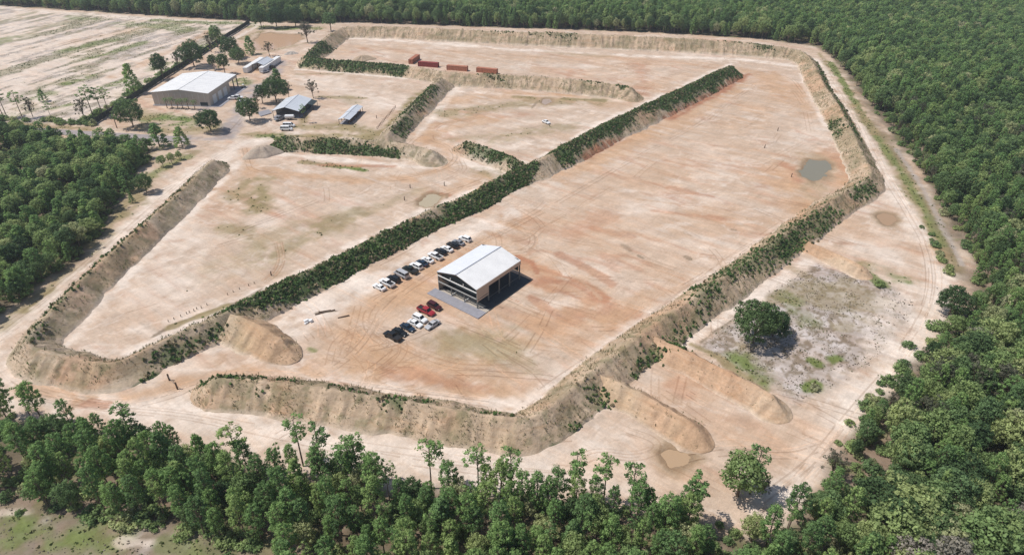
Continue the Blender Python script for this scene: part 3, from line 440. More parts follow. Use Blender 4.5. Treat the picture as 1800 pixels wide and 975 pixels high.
# ------------------------------------------------------------------ earth berms
S_red = [GL([(1317, 130), (1260, 165), (1212, 190), (1175, 210)]), GL([(1108, 246), (1060, 262), (1035, 280)])]
BG = [  # lush green weeds on the berms: pixels, half width (m), strength
 ([(405, 548), (460, 530), (540, 505), (620, 468), (700, 425), (780, 390), (850, 355), (905, 325), (930, 302)], 4.9, 1.0), ([(240, 672), (270, 655), (298, 645)], 1.6, 1.2), ([(300, 620), (340, 600), (390, 580)], 3.5, .5),
 ([(925, 305), (905, 290), (880, 275)], 5, 1.0), ([(860, 275), (820, 258)], 2.5, .5), ([(985, 276), (1060, 236), (1120, 205), (1200, 170), (1290, 128)], 4.6, .85), ([(480, 255), (560, 258)], 4, .5), ([(560, 258), (640, 264), (690, 268)], 4, .75),
 ([(540, 112), (600, 116), (660, 120), (700, 124)], 5, .7), ([(560, 95), (570, 85), (545, 105)], 5, .55), ([(715, 205), (740, 180), (760, 160)], 3.5, .4), ([(700, 235), (720, 215)], 2.5, .4), ([(790, 58), (850, 62), (900, 66)], 4, .4), ([(940, 68), (1000, 72)], 4, .3), ([(1270, 82), (1350, 90)], 4, .5), ([(1020, 152), (1050, 155)], 3, .5), ([(1090, 160), (1095, 162)], 2, .6), ([(850, 140), (890, 145)], 3, .35),
 ([(1465, 215), (1475, 235)], 3, .5), ([(1435, 110), (1450, 145), (1490, 210), (1510, 250)], 1.6, .35), ([(1460, 375), (1420, 405), (1370, 435), (1310, 470), (1280, 490)], 4.0, .42), ([(1400, 425), (1370, 445)], 3, .7), ([(1250, 520), (1230, 545), (1210, 580), (1190, 600)], 4, .38), ([(1150, 620), (1120, 650), (1130, 660)], 3, .55), ([(1040, 690), (1060, 705)], 3, .4), ([(1500, 350), (1530, 330)], 3, .5), ([(975, 775), (985, 772)], 1.2, 1.2), ([(1015, 745), (1020, 752)], 1.5, .7),
 ([(360, 668), (450, 672), (520, 682)], 2.0, .35), ([(590, 690), (640, 697)], 1.3, .25), ([(700, 705), (760, 715)], 1.3, .35), ([(830, 726), (900, 738)], 1.3, .25), ([(690, 715), (705, 720)], 2, .5), ([(455, 695), (470, 690)], 2, .3), ([(380, 280), (405, 275)], 3, .6), ([(480, 245), (485, 260)], 2.5, .7), ([(60, 600), (130, 515)], 1.8, .3), ([(140, 500), (250, 400), (340, 320)], 1.8, .25),
]
BGW = [(GL(p, 2.0), hw, a) for p, hw, a in BG]
TUFTS = []       # (xyz, size, kind)
berm_samples = []
def berm(name, crest_px, H, ratio=1.42, step=.42, rows=15, cap=(1, 1), soil=None, label=None, far=1.0, sharp=.945, kind='structure', objname='earth_berm', cat=None, seed=0):
    HP = np.array([p[2] if len(p) > 2 else H for p in crest_px]); P3, t, L = resample(np.array([[*G(p[0], p[1], h), h] for p, h in zip(crest_px, HP)]), step); n = len(P3); P = P3[:, :2]; H = P3[:, 2]
    d = np.gradient(P, axis=0); d /= np.linalg.norm(d, axis=1)[:, None]
    for _ in range(6): d[1:-1] = (d[:-2] + d[1:-1] * 2 + d[2:]) / 4                # soft bends
    d /= np.linalg.norm(d, axis=1)[:, None]; nr = np.stack([-d[:, 1], d[:, 0]], -1)
    hv = H * (.93 + .16 * fbm(t, t * 0 + seed * 13.7, 14, 3, 141)); R0 = H * ratio
    e0 = np.clip(t / (R0 * 1.1), 0, 1) if cap[0] else np.ones(n); e1 = np.clip((L - t) / (R0 * 1.1), 0, 1) if cap[1] else np.ones(n); e = np.minimum(e0, e1)
    hh = hv * e; wid = R0 * np.sqrt(np.clip(1 - (1 - e) ** 2, .0004, 1))
    u = np.linspace(-1, 1, rows * 2 + 1); u = np.sign(u) * np.abs(u) ** .92
    U, T = np.meshgrid(u, t); WW = wid[:, None] + .35
    prof = np.clip(1.0 - np.abs(U), 0, 1); prof = np.where(prof > sharp, sharp + (prof - sharp) * .45, prof) / (sharp + (1 - sharp) * .45)     # worn crest
    rill = fbm(T * 1.0 + seed * 31 + U * .6, U * 1.3, 1.7, 3, 151) - .5; lump = fbm(T + seed * 7, U * 6 + 3, 7, 3, 161) - .5
    side = np.sin(np.clip(np.abs(U), 0, 1) * math.pi)
    toe = 1 + (fbm(T + 50 * np.sign(U) + seed, np.abs(U), 4.5, 3, 171) - .5) * .34 * np.abs(U)
    off = U * WW * toe * np.where(U > 0, far, 1.0)
    XX = P[:, 0][:, None] + nr[:, 0][:, None] * off; YY = P[:, 1][:, None] + nr[:, 1][:, None] * off
    # keep the strip from folding on the inside of tight bends
    ZZ = hh[:, None] * prof + (rill * 1.5 + lump * .8) * side * np.minimum(hh[:, None] / 3, 1.2) + (lump * .45 + rill * .2) * (1 - np.abs(U)) - .28 * ss(.86, 1.0, np.abs(U))
    x = XX.ravel(); y = YY.ravel(); z = ZZ.ravel(); uu = U.ravel(); tt = T.ravel(); rl = rill.ravel()
    base = np.array(soil if soil is not None else (.36, .285, .205)); n2 = fbm(x, y, 11, 4, 181); n3 = fbm(tt + seed, uu * 2.0, 1.3, 4, 191)
    c = base[None, :] * (.70 + .62 * n3)[:, None]
    def mx(col, m):
        nonlocal c; m = np.clip(m, 0, 1)[:, None]; c = c * (1 - m) + np.array(col) * m
    mx((.47, .36, .255), ss(.50, .68, n2) * .7); mx((.45, .275, .17), ss(.56, .70, fbm(x, y, 20, 3, 201)) * .55)
    ol = .15 if name.startswith('spur_') or name == 'mound_spur' else 1.0; mx((.25, .205, .125), ss(.46, .64, fbm(x, y, 6, 4, 211)) * .55 * ol); mx((.15, .145, .075), ss(.56, .66, fbm(x, y, 1.8, 4, 221)) * .5 * ol)
    mx((.60, .50, .40), ss(.80, 1.0, np.abs(uu)) * .75)
    for P2 in S_red: mx(K['red'], ss(4.2, 1.5, seg_dist(x, y, P2)) * ss(.25, .5, n3))
    lush = np.zeros(len(x))
    for P2, hw, a in BGW:
        lo = P2.min(0) - hw * 2; hi = P2.max(0) + hw * 2; i = np.nonzero((x > lo[0]) & (x < hi[0]) & (y > lo[1]) & (y < hi[1]))[0]
        if len(i):
            dd = seg_dist(x[i], y[i], P2) + hw * (n2[i] - .5) * 2.2; lush[i] = np.maximum(lush[i], a * ss(hw * 1.5, hw * .25, dd))
    mx((.075, .115, .045), ss(.12, .7, lush) * .92)
    Fi = np.arange(n * len(u)).reshape(n, len(u)); Fq = np.stack([Fi[:-1, :-1], Fi[1:, :-1], Fi[1:, 1:], Fi[:-1, 1:]], -1).reshape(-1, 4)
    o = link(objname, mesh_np(objname, np.stack([x, y, z], -1), Fq, [M_berm], True, c))
    tag(o, label, cat, kind=kind)
    berm_samples.append((np.stack([x, y, z], -1), uu, lush, n2, n3, name, np.repeat(wid / rows * step, len(u))))
    return o
soil_of = dict(left_loop=(.40, .315, .230), top_loop=(.44, .330, .230), divider=(.40, .315, .235), spur_mid=(.42, .35, .27), green_left=(.42, .34, .25), mound_spur=(.44, .335, .215), spur_low=(.49, .345, .23), spur_lower=(.48, .345, .225), spur_right=(.51, .36, .24))
lab_of = dict(left_loop='long vegetated earth berm that turns a corner at the far left and runs past the parked cars', top_loop='tan earth berm looping round the top, right and bottom of the large sand field',
 divider='steep earth berm between the small shed lot and the middle field', spur_mid='short curved earth berm joining the long green berm from the left', green_left='low green berm below the building lot, beside the grey sand pile')
thing_of = dict(mound_spur='large tan sand mound butting against the long berm near the gate', spur_low='upper of two parallel tan sand ridges at lower right, beside the oak', spur_lower='lower of two parallel tan sand ridges at lower right, ending at a puddle', spur_right='smooth tan sand ridge at right, below the berm corner by the heart shaped puddle')
for i, (nm, pts, H) in enumerate(BERMS):
    if nm in thing_of:
        berm(nm, pts, H, 1.45, .4, 16, (0, 1) , soil_of[nm], thing_of[nm], .8, .985, None, 'sand_ridge' if nm != 'mound_spur' else 'sand_mound', 'sand ridge' if nm != 'mound_spur' else 'sand mound', i)
    else: berm(nm, pts, H, 1.42, .42, 15, (1, 1), soil_of[nm], lab_of[nm], seed=i)
def cone(name, px, R, H, col, label, seed, zpx=None):
    c = G(*px); nr, na = 16, 48; V = []; cols = []
    for i in range(nr + 1):
        r = i / nr
        for k in range(na):
            a = 2 * math.pi * k / na; w = R * (1 + .18 * math.sin(a * 2 + seed) + .10 * math.sin(a * 5 + seed * 2)) * r
            n = float(vn(np.array([a * 6 + seed * 9]), np.array([r * 2.]), 5)[0]) - .5
            V.append((math.cos(a) * w * 1.25, math.sin(a) * w, H * (1 - r) ** .95 * (1 - .25 * math.exp(-(r * 5) ** 2)) + n * .7 * math.sin(math.pi * r) - .2 * (r > .95)))
            cols.append(np.array(col) * (.85 + .35 * (n + .5)))
    F = [(i * na + k, i * na + (k + 1) % na, (i + 1) * na + (k + 1) % na, (i + 1) * na + k)[::-1] for i in range(nr) for k in range(na)]
    o = link('sand_pile', mesh_np('sand_pile', V, F, [M_berm], True, np.array(cols)), None, (c[0], c[1], 0), .3 * seed); tag(o, label, 'sand pile', None); return o
cone('pile', (462, 271), 5.8, 5.0, (.42, .345, .275), 'grey sand pile at the left end of the low green berm', 1)
cone('pile', (638, 105), 5.5, 3.2, (.40, .31, .22), 'small weathered dirt pile behind the green berm, left of the containers', 2)
cone('pile', (512, 94.5), 3.2, 1.6, (.40, .36, .32), 'small grey rubble heap beyond the white trailers', 3)

# ------------------------------------------------------------------ weeds and small shrubs on berms and open ground
def tufts(name, pts, size, cols, nq, flat, label, cat, upright=False):
    """many small leafy clumps as one object: nq leaf quads for each point"""
    N = len(pts)
    if N == 0: return
    d = rng.normal(size=(N, nq, 3)); d[..., 2] = np.abs(d[..., 2]) * (1.0 if not upright else 1.6); d /= np.linalg.norm(d, axis=2)[..., None]
    r = rng.random((N, nq, 1)) ** .5; s = size[:, None, None]
    c = pts[:, None, :] + d * r * s * np.array([.5, .5, flat])
    nrm = d * .8 + rng.normal(size=d.shape) * .5
    if upright: nrm[..., 2] *= .3
    nrm /= np.linalg.norm(nrm, axis=2)[..., None]
    a = np.cross(nrm, rng.normal(size=d.shape)); a /= np.linalg.norm(a, axis=2)[..., None] + 1e-9
    if upright: a = a * .4 + np.array([0, 0, .9])
    b = np.cross(nrm, a); h = s * (.20 + .18 * rng.random((N, nq, 1)))
    bw = h * (.28 if upright else .8)
    V = np.stack([c - a * h - b * bw, c - a * h * .9 + b * bw, c + a * h + b * bw * .6, c + a * h * 1.1 - b * bw * .5], 2).reshape(-1, 3)
    F = np.arange(len(V)).reshape(-1, 4)
    cc = np.repeat((cols[:, None, :] * (.7 + .6 * rng.random((N, nq, 1)))).reshape(-1, 3), 4, 0)
    o = link(name, mesh_np(name, V, F, [M_tuft], False, cc)); tag(o, label, cat, None, 'stuff'); return o
GREEN = np.array([(.075, .135, .048), (.100, .170, .058), (.130, .205, .068), (.120, .150, .065)]); DRY = np.array([(.32, .26, .16), (.24, .20, .12), (.38, .31, .20), (.17, .165, .085)])
bp, bs, bc = [], [], []; dp, ds, dc = [], [], []
for V, uu, lush, n2, n3, nm, ar in berm_samples:
    vis = V[:, 2] > .05
    p = lush * ar * 5.5 * vis * ss(.15, .5, n3); k = rng.random(len(V)) < p; P = V[k]
    bp.append(P + rng.normal(size=P.shape) * [.25, .25, .02]); bs.append(.5 + .7 * rng.random(len(P)) ** 2); gg = rng.random(len(P)) < .78; bc.append(np.where(gg[:, None], GREEN[rng.integers(0, 4, len(P))], DRY[rng.integers(0, 4, len(P))]))
    spot = ss(.40, .58, n2) * 6.0 + 1.4; base = dict(mound_spur=.25, spur_low=.06, spur_lower=.12, spur_right=.04).get(nm, .7)
    p = ar * spot * base * vis * (np.abs(uu) < .93) * ss(.35, .6, n3); k = rng.random(len(V)) < p; P = V[k]
    dp.append(P + rng.normal(size=P.shape) * [.3, .3, .02]); ds.append(.28 + .5 * rng.random(len(P)) ** 2)
    g = rng.random(len(P)) < .42; dc.append(np.where(g[:, None], GREEN[rng.integers(0, 4, len(P))], DRY[rng.integers(0, 4, len(P))]))
tufts('berm_shrubs', np.vstack(bp), np.concatenate(bs) * .85, np.vstack(bc), 13, .75, 'dark green weeds and low shrubs covering the berm slopes', 'weeds')
tufts('dry_grass', np.vstack(dp), np.concatenate(ds), np.vstack(dc), 5, .8, 'scattered dry grass tufts dotting the bare berm slopes', 'grass', True)
print('tufts', sum(map(len, bp)), sum(map(len, dp)))
cell = np.outer(np.gradient(ys), np.gradient(xs)).ravel(); vis = (Y > 66) & (Y < 560) & (np.abs(X) < 330)
k = (rng.random(len(X)) < np.clip(GR - .12, 0, 1) * cell * .55) & vis & (FO < .5)
P = np.stack([X[k], Y[k], Z[k]], -1) + rng.normal(size=(k.sum(), 3)) * [.4, .4, 0]
tufts('ground_grass', P, .4 + .5 * rng.random(len(P)), np.array([(.13, .175, .055), (.17, .20, .07), (.10, .135, .045), (.21, .20, .10)])[rng.integers(0, 4, len(P))], 4, .4, 'low green grass patches on the open sandy ground', 'grass')
mdeb = ((sd_poly(X, Y, P_mulch) < 0) * 2.6 + (sd_poly(X, Y, P_litter) < 0) * 1.6 + (sd_poly(X, Y, P_clear) < 0) * .9 * ss(.46, .56, fbm(X, Y, 5.0, 5, 81, math.radians(72), 6.0)) + ((fbm(X, Y, 5, 3, 401) > .66) & (FO < .3)) * .02)
k = (rng.random(len(X)) < mdeb * cell * ss(.42, .58, fbm(X, Y, 3, 3, 411))) & vis
P = np.stack([X[k], Y[k], Z[k]], -1) + rng.normal(size=(k.sum(), 3)) * [.4, .4, 0]
tufts('woody_debris', P, .16 + .40 * rng.random(len(P)) ** 2.5, np.array([(.19, .155, .125), (.33, .28, .245), (.18, .15, .11), (.15, .165, .08)])[rng.integers(0, 4, len(P))], 4, .35, 'scattered twigs, stumps and brush left on the cleared ground', 'debris')
print('debris', len(P))

# ------------------------------------------------------------------ buildings
def frame_at(px, py, deg, z=0.0):
    p = G(px, py, z); return (p[0], p[1], 0.0), math.radians(deg)
# open-sided steel pavilion beside the parked cars: local x across the gable (from front-right corner to the left is -x), y along the ridge
PAV_W, PAV_L, PAV_H, PAV_R = 14.6, 19.2, 6.4, 8.3
def pavilion():
    c = GL([(771, 478), (838, 508), (913, 459), (846, 430)], PAV_H).mean(0)
    e = empty('steel_pavilion', (c[0], c[1], 0), math.radians(-38.6)); hw, hl = PAV_W / 2, PAV_L / 2
    tag(e, 'open sided steel pavilion with white gable roof on a grey slab beside the parked cars', 'pavilion')
    MB().box(-hw - 1.6, hw + 3.2, -hl - 3.3, -hl + .12, -.25, .12).build('apron_slab', M_conc, e)
    MB().box(-hw - .3, hw + 3.2, -hl + 1.5, hl + 1.6, -.25, .115).build('shaded_floor_slab', M_shadefloor, e); MB().box(-hw - .3, hw + 3.2, -hl + .122, -hl + 1.498, -.25, .118).build('sunlit_strip_slab', M_sunfloor, e)  # dark pad sized to the roof's shadow; pale front strip paints the entering sunlight
    for s in (-1, 1):                                     # roof sheets
        x0, x1 = (s * (hw + .15), 0.0); nseam = 8
        a, b = (x0, PAV_H), (x1, PAV_R)
        mb = MB(); mb.prism([(a[0], -hl - .2, a[1]), (b[0], -hl - .2, b[1]), (b[0], -hl - .2, b[1] + .10), (a[0], -hl - .2, a[1] + .10)], (0, PAV_L + .4, 0))
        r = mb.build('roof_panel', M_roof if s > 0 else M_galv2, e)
        for k in range(1, 20):
            y = -hl + PAV_L * k / 20
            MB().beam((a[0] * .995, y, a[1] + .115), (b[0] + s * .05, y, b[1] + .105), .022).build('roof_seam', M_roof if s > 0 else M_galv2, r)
    MB().beam((0, -hl - .22, PAV_R + .11), (0, hl + .22, PAV_R + .11), .13).build('ridge_cap', M_trim2, e)
    bays = 4
    for s in (-1, 1):
        for k in range(bays + 1):
            y = -hl + .2 + (PAV_L - .4) * k / bays
            MB().box(s * hw - .16, s * hw + .16, y - .16, y + .16, .12, PAV_H).build('column', M_steel, e)
    for k in (1, 2):                                      # gable posts, front and back
        x = -hw + PAV_W * k / 3
        for y in (-hl + .2, hl - .2): MB().box(x - .12, x + .12, y - .12, y + .12, .12, 3.1 if y < 0 else 7.2).build('gable_post', M_steel, e)
    for k in range(bays + 1):                             # rafters
        y = -hl + .2 + (PAV_L - .4) * k / bays
        for s in (-1, 1): MB().beam((s * hw, y, PAV_H - .28), (0, y, PAV_R - .28), .17).build('rafter', M_steel, e)
    MB().beam((-hw, -hl, 5.25), (hw, -hl, 5.25), .11).build('gable_girt', M_trim, e)
    MB().beam((-hw, -hl, 3.15), (hw, -hl, 3.15), .15).build('gable_girt', M_steel2, e)
    for k in (1, 2):
        x = -hw + PAV_W * k / 3; MB().beam((x, -hl, 5.36), (x, -hl, 6.2), .09).build('gable_strut', M_trim, e)
        MB().beam((x, -hl, .35), (x, -hl + 2.0, .35), .1).build('base_strut', M_trim, e)
    MB().box(hw + .18, hw + .26, -hl - .1, hl + .1, PAV_H - 1.15, PAV_H + .02).build('fascia_panel', M_fascia, e)
    MB().box(-hw - .26, -hw - .18, -hl - .1, hl + .1, PAV_H - .55, PAV_H + .02).build('fascia_panel', M_fascia, e)
    MB().box(hw + .182, hw + .24, -hl - .05, -hl + PAV_L / 4, PAV_H - 3.3, PAV_H - 1.153).build('wall_panel', M_fascia, e)
    MB().box(hw + .18, hw + .262, -hl - .05, -hl + PAV_L / 4, PAV_H - 4.0, PAV_H - 3.5).build('wall_panel', M_fascia, e)
    MB().box(-hw - .25, -hw - .185, -hl + .3, hl - .3, .13, PAV_H - .56).build('side_wall', M_fascia, e)
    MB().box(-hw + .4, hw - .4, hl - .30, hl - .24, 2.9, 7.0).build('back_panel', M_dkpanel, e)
    for k in range(bays): MB().beam((hw, -hl + .2 + (PAV_L - .4) * k / bays, 1.1), (hw, -hl + .2 + (PAV_L - .4) * (k + 1) / bays, 1.1), .05).build('side_rail', M_steel, e) if k > 0 else None
    # added dark sheet standing in for the shade inside the open gable
    MB().box(-hw + .3, hw - .3, -hl + 1.2, -hl + 1.26, 3.3, 6.2).build('gable_shade_sheet', M_dkpanel, e)
    return e
M_shadefloor = mat('dark_shaded_floor', (.055, .062, .066), .9, noise=.2); M_sunfloor = mat('sunlit_sandy_floor', (.42, .37, .31), .9, noise=.1)  # floor tones with the roof shade and front sunlight put into the colour
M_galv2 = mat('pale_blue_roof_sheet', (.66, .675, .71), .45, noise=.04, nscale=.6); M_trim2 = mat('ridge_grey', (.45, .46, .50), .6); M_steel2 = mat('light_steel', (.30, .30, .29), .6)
pavilion()

def big_shed():
    W, L, H, R = 29.5, 33.0, 6.4, 8.0
    c = GL([(273.5, 161), (366.5, 167), (408.4, 133), (319, 127.7)], H).mean(0)
    e = empty('metal_warehouse', (c[0], c[1], 0), math.radians(-4)); hw, hl = W / 2, L / 2
    tag(e, 'large tan metal warehouse with a white low gable roof and palms in front', 'warehouse')
    MB().box(-hw - .4, hw + 5, -hl - .4, hl + .4, -.2, .08).build('slab', M_conc, e)
    x1 = hw - .3; yb = hl - 9.5                           # the rear right corner is an open canopy
    MB().box(-hw + .3, -hw + .5, -hl + .3, hl - .3, .08, H).build('wall', M_wall, e)
    MB().prism([(-hw + .5, -hl + .3, .08), (x1, -hl + .3, .08), (x1, -hl + .3, H), (0, -hl + .3, R - .05), (-hw + .5, -hl + .3, H)], (0, .2, 0)).build('wall', M_wall, e)
    MB().prism([(-hw + .5, hl - .5, .08), (6, hl - .5, .08), (6, hl - .5, R - .65), (0, hl - .5, R - .05), (-hw + .5, hl - .5, H)], (0, .2, 0)).build('wall', M_wall, e)
    MB().box(x1 - .2, x1, -hl + .5, yb, .08, H).build('wall', M_wall, e)
    MB().box(6, x1 - .2, yb - .2, yb, .08, H).build('wall', M_wall, e)
    for s in (-1, 1):
        r = MB().prism([(s * hw, -hl, H), (0, -hl, R), (0, -hl, R + .12), (s * hw, -hl, H + .12)], (0, L, 0)).build('roof_panel', M_roof, e)
        for k in range(1, 12):
            y = -hl + L * k / 12; MB().beam((s * hw * .99, y, H + .14), (s * .1, y, R + .13), .03).build('roof_seam', M_roof, r)
    MB().beam((0, -hl - .02, R + .14), (0, hl + .02, R + .14), .12).build('ridge_cap', M_roof, e)
    MB().box(hw - .28, hw + .05, -hl, hl, H - 1.2, H - .01).build('fascia_panel', M_wall, e)
    for y in (yb + 4.6, hl - .4): MB().box(hw - .5, hw - .05, y - .22, y + .22, .08, H - 1.2).build('column', M_steel, e)
    for k in range(9):
        x = -hw + 3 + k * 3; MB().box(x - .04, x + .04, -hl + .24, -hl + .297, .1, H - .2).build('panel_joint', M_trim, e)
    for y in (-hl + 4, -hl + 10, -hl + 16): 
        MB().box(x1 + .003, x1 + .06, y, y + 3.8, .08, 4.2).build('roller_door', M_trim, e)
    MB().box(x1 - 5, x1 - 1.2, -hl + .15, -hl + .297, .08, 1.9).build('loading_bay', M_dkpanel, e)
    return e
big_shed()

def gable_shed(name, pts, H, rise, deg, W, L, roofmat, label, posts, extras=True, cat='shed'):
    c = GL(pts, H).mean(0); e = empty(name, (c[0], c[1], 0), math.radians(deg)); hw, hl = W / 2, L / 2
    tag(e, label, cat)
    for s in (-1, 1):
        r = MB().prism([(s * hw, -hl, H), (0, -hl, H + rise), (0, -hl, H + rise + .08), (s * hw, -hl, H + .08)], (0, L, 0)).build('roof_panel', roofmat, e)
        n = int(L / 1.6)
        for k in range(1, n): y = -hl + L * k / n; MB().beam((s * hw * .99, y, H + .1), (s * .08, y, H + rise + .09), .025).build('roof_seam', roofmat, r)
    MB().beam((0, -hl - .02, H + rise + .1), (0, hl + .02, H + rise + .1), .09).build('ridge_cap', M_trim2, e)
    for s in (-1, 1):
        for k in range(posts): y = -hl + .3 + (L - .6) * k / (posts - 1); MB().box(s * (hw - .3) - .09, s * (hw - .3) + .09, y - .09, y + .09, -.1, H + .05).build('post', M_post, e)
    for k in range(posts):
        y = -hl + .3 + (L - .6) * k / (posts - 1); MB().beam((-hw + .2, y, H - .05), (hw - .2, y, H - .05), .08).build('tie_beam', M_post, e)
    return e
s1 = gable_shed('equipment_shed', [(483, 195), (530, 197), (544, 174), (498, 172)], 3.3, 1.9, -4, 13.2, 19.2, M_galv, 'open fronted metal roofed shed with vehicles parked at its mouth', 5)
MB().box(-6.2, -6.0, -6, 9.2, 0, 3.2).build('wall', M_wall, s1); MB().box(-6.0, 6.2, 9.2, 9.4, 0, 3.4).build('wall', M_wall, s1); MB().box(-6.6, 6.6, -9.6, 9.6, -.15, .05).build('slab', M_conc, s1)
MB().box(6.0, 6.2, 1, 9.2, 0, 3.2).build('wall', M_dkpanel, s1)
MB().prism([(6.6, 2, 3.25), (9.4, 2, 2.5), (9.4, 2, 2.58), (6.6, 2, 3.33)], (0, 7, 0)).build('lean_to_roof', M_dkpanel, s1)
for y in (2.2, 8.7): MB().box(9.1, 9.25, y, y + .15, 0, 2.5).build('post', M_post, s1)
s2 = gable_shed('range_shelter', [(596, 209), (614, 211), (626, 200), (608, 197)], 2.4, .8, -9, 5.6, 10.2, M_galv, 'front half of the small open roofed shelter on the bare lot', 4, cat='shelter')
s3 = gable_shed('range_shelter', [(609, 198), (627, 199), (637, 187.5), (618, 185.5)], 2.55, .8, -9, 5.4, 9.4, M_galv, 'rear half of the small open roofed shelter on the bare lot', 4, cat='shelter')
for s_ in (s2, s3): MB().box(-2.6, 2.6, -4.4, 4.4, -.1, .06).build('slab', M_conc, s_)
for s_, n_ in ((s2, 4), (s3, 4)):
    for k in range(n_): MB().box(1.2, 1.8, -3.8 + k * 2, -2.4 + k * 2, .06, .85).build('bench_table', M_post, s_)

def box_trailer(p0, p1, W, H, label, m, z0=.0):
    a = G(*p0); b = G(*p1); d = b - a; L = np.linalg.norm(d); e = empty('storage_trailer', (*(a + b) / 2, 0), math.atan2(d[1], d[0]))
    tag(e, label, 'trailer'); hl = L / 2
    MB().box(-hl, hl, -W / 2, W / 2, z0 + .1, z0 + H).build('body', m, e)
    MB().box(-hl - .05, hl + .05, -W / 2 - .05, W / 2 + .05, z0 + H + .002, z0 + H + .1).build('roof', M_roof, e)
    for k in range(int(L / 1.2)):
        x = -hl + .6 + k * 1.2
        for s in (-1, 1): MB().box(x - .05, x + .05, s * (W / 2 + .02) - .02, s * (W / 2 + .02) + .02, z0 + .15, z0 + H - .05).build('rib', M_trim, e)
    for s in (-1, 1): MB().box(-hl - .04, -hl - .002, s * W / 4 - W / 4 + .08, s * W / 4 + W / 4 - .08, z0 + .2, z0 + H - .1).build('door', M_trim, e)
    for x in (-hl * .6, hl * .6): MB().box(x - .5, x + .5, -W / 2 + .1, W / 2 - .1, -.1, z0 + .1).build('support_block', M_steel, e)
    return e
box_trailer((432, 128.5), (462, 109.5), 2.6, 2.9, 'left of two white storage trailers under the galvanised canopy', M_white)
box_trailer((460, 128.5), (491, 108), 2.6, 2.9, 'right of two white storage trailers, with equipment parked along its side', M_white)
cs = gable_shed('trailer_canopy', [(444, 111), (462, 117), (479, 108), (461, 102)], 3.2, 1.5, -8, 7.6, 13.0, M_galv, 'galvanised canopy roof spanning the two white trailers', 3, cat='canopy')

def container(p0, p1, mi, label, open_top=False):
    a = G(p0[0], p0[1]); b = G(p1[0], p1[1]); d = (b - a) / np.linalg.norm(b - a); c = (a + b) / 2; L, W, H = 12.2, 2.44, 2.75
    nrm = np.array([-d[1], d[0]]); 
    if nrm[1] < 0: nrm = -nrm
    c = c + nrm * W / 2
    e = empty('shipping_container', (c[0], c[1], 0), math.atan2(d[1], d[0])); tag(e, label, 'container', 'rust red shipping containers'); m = M_rust[mi]; hl = L / 2; hw = W / 2
    for s in (-1, 1):                                     # corrugated sides
        mb = MB(); n = 44; pr = []
        for k in range(n + 1):
            x = -hl + .15 + (L - .3) * k / n; pr.append((x, s * (hw - (.06 if (k // 2) % 2 else .0))))
        for (xa, ya), (xb, yb) in zip(pr[:-1], pr[1:]): mb.quad((xa, ya, .15), (xb, yb, .15), (xb, yb, H - .12), (xa, ya, H - .12))
        mb.build('side_wall', m, e)
    MB().box(-hl, hl, -hw, hw, H - .12, H - .04).build('roof', m, e); MB().box(-hl, hl, -hw, hw, 0, .15).build('floor_frame', m, e)
    for x in (-hl, hl):
        for s in (-1, 1): MB().box(x - .10, x + .10, s * hw - .10, s * hw + .10, 0, H).build('corner_post', m, e)
        for s in (-1, 1): MB().box(x - .03, x + .03, s * hw / 2 - hw / 2 + .11, s * hw / 2 + hw / 2 - .03, .15, H - .12).build('end_door', m, e)
    return e
container((735, 117), (769.5, 119.5), 1, 'dark red shipping container, nearest the end of the berm junction')
container((786, 123.5), (820, 126), 2, 'orange rust shipping container, middle of the three in line')
container((838, 127.5), (872, 131), 3, 'orange rust shipping container, rightmost of the row')
container((725.5, 113), (738, 104), 0, 'rust shipping container standing end on at the left of the row')

# ------------------------------------------------------------------ vehicles
def loft(st, ring):
    mb = MB(); rs = [ring(*s) for s in st]; k = len(rs[0])
    for r in rs: mb.v += r
    for i in range(len(rs) - 1):
        for j in range(k): l = (j + 1) % k; mb.f.append((i * k + j, i * k + l, (i + 1) * k + l, (i + 1) * k + j))
    mb.f.append(tuple(range(k))); mb.f.append(tuple((len(rs) - 1) * k + j for j in range(k - 1, -1, -1))); return mb
def bring(x, zb, zt, w): return [(x, -w * .9, zb), (x, -w, zb + .22), (x, -w, zt - .14), (x, -w * .88, zt), (x, w * .88, zt), (x, w, zt - .14), (x, w, zb + .22), (x, w * .9, zb)]
def cring(x, z0, z1, w0, w1): return [(x, -w0, z0), (x, -w1, z1), (x, w1, z1), (x, w0, z0)]
TYPES = dict(   # length, width, body stations (x, zbottom, ztop), cabin (x front base, roof front, roof rear, rear base, roof z, belt z)
 sedan=(4.75, 1.83, [(-2.37, .35, .85), (-2.2, .25, 1.0), (-1.3, .2, 1.02), (.9, .2, .98), (1.9, .22, .85), (2.25, .28, .75), (2.37, .35, .62)], (1.05, .25, -1.0, -1.75, 1.45, .96)),
 suv=(4.8, 1.92, [(-2.4, .4, .95), (-2.3, .3, 1.12), (-1.2, .28, 1.14), (1.0, .28, 1.10), (1.9, .3, 1.0), (2.3, .35, .88), (2.4, .4, .7)], (1.15, .45, -1.9, -2.3, 1.76, 1.08)),
 pickup=(5.8, 2.0, [(-2.9, .5, 1.05), (-2.8, .4, 1.15), (-1.0, .4, 1.15), (1.2, .4, 1.14), (2.3, .42, 1.08), (2.75, .45, .95), (2.9, .5, .8)], (1.45, .8, -.75, -.95, 1.88, 1.12)),
 van=(5.6, 2.02, [(-2.8, .4, 1.1), (-2.75, .3, 1.3), (-1.0, .3, 1.3), (1.5, .3, 1.28), (2.3, .32, 1.12), (2.7, .38, .9), (2.8, .42, .75)], (2.0, 1.3, -2.55, -2.75, 2.15, 1.26)),
)
CARMESH = {}
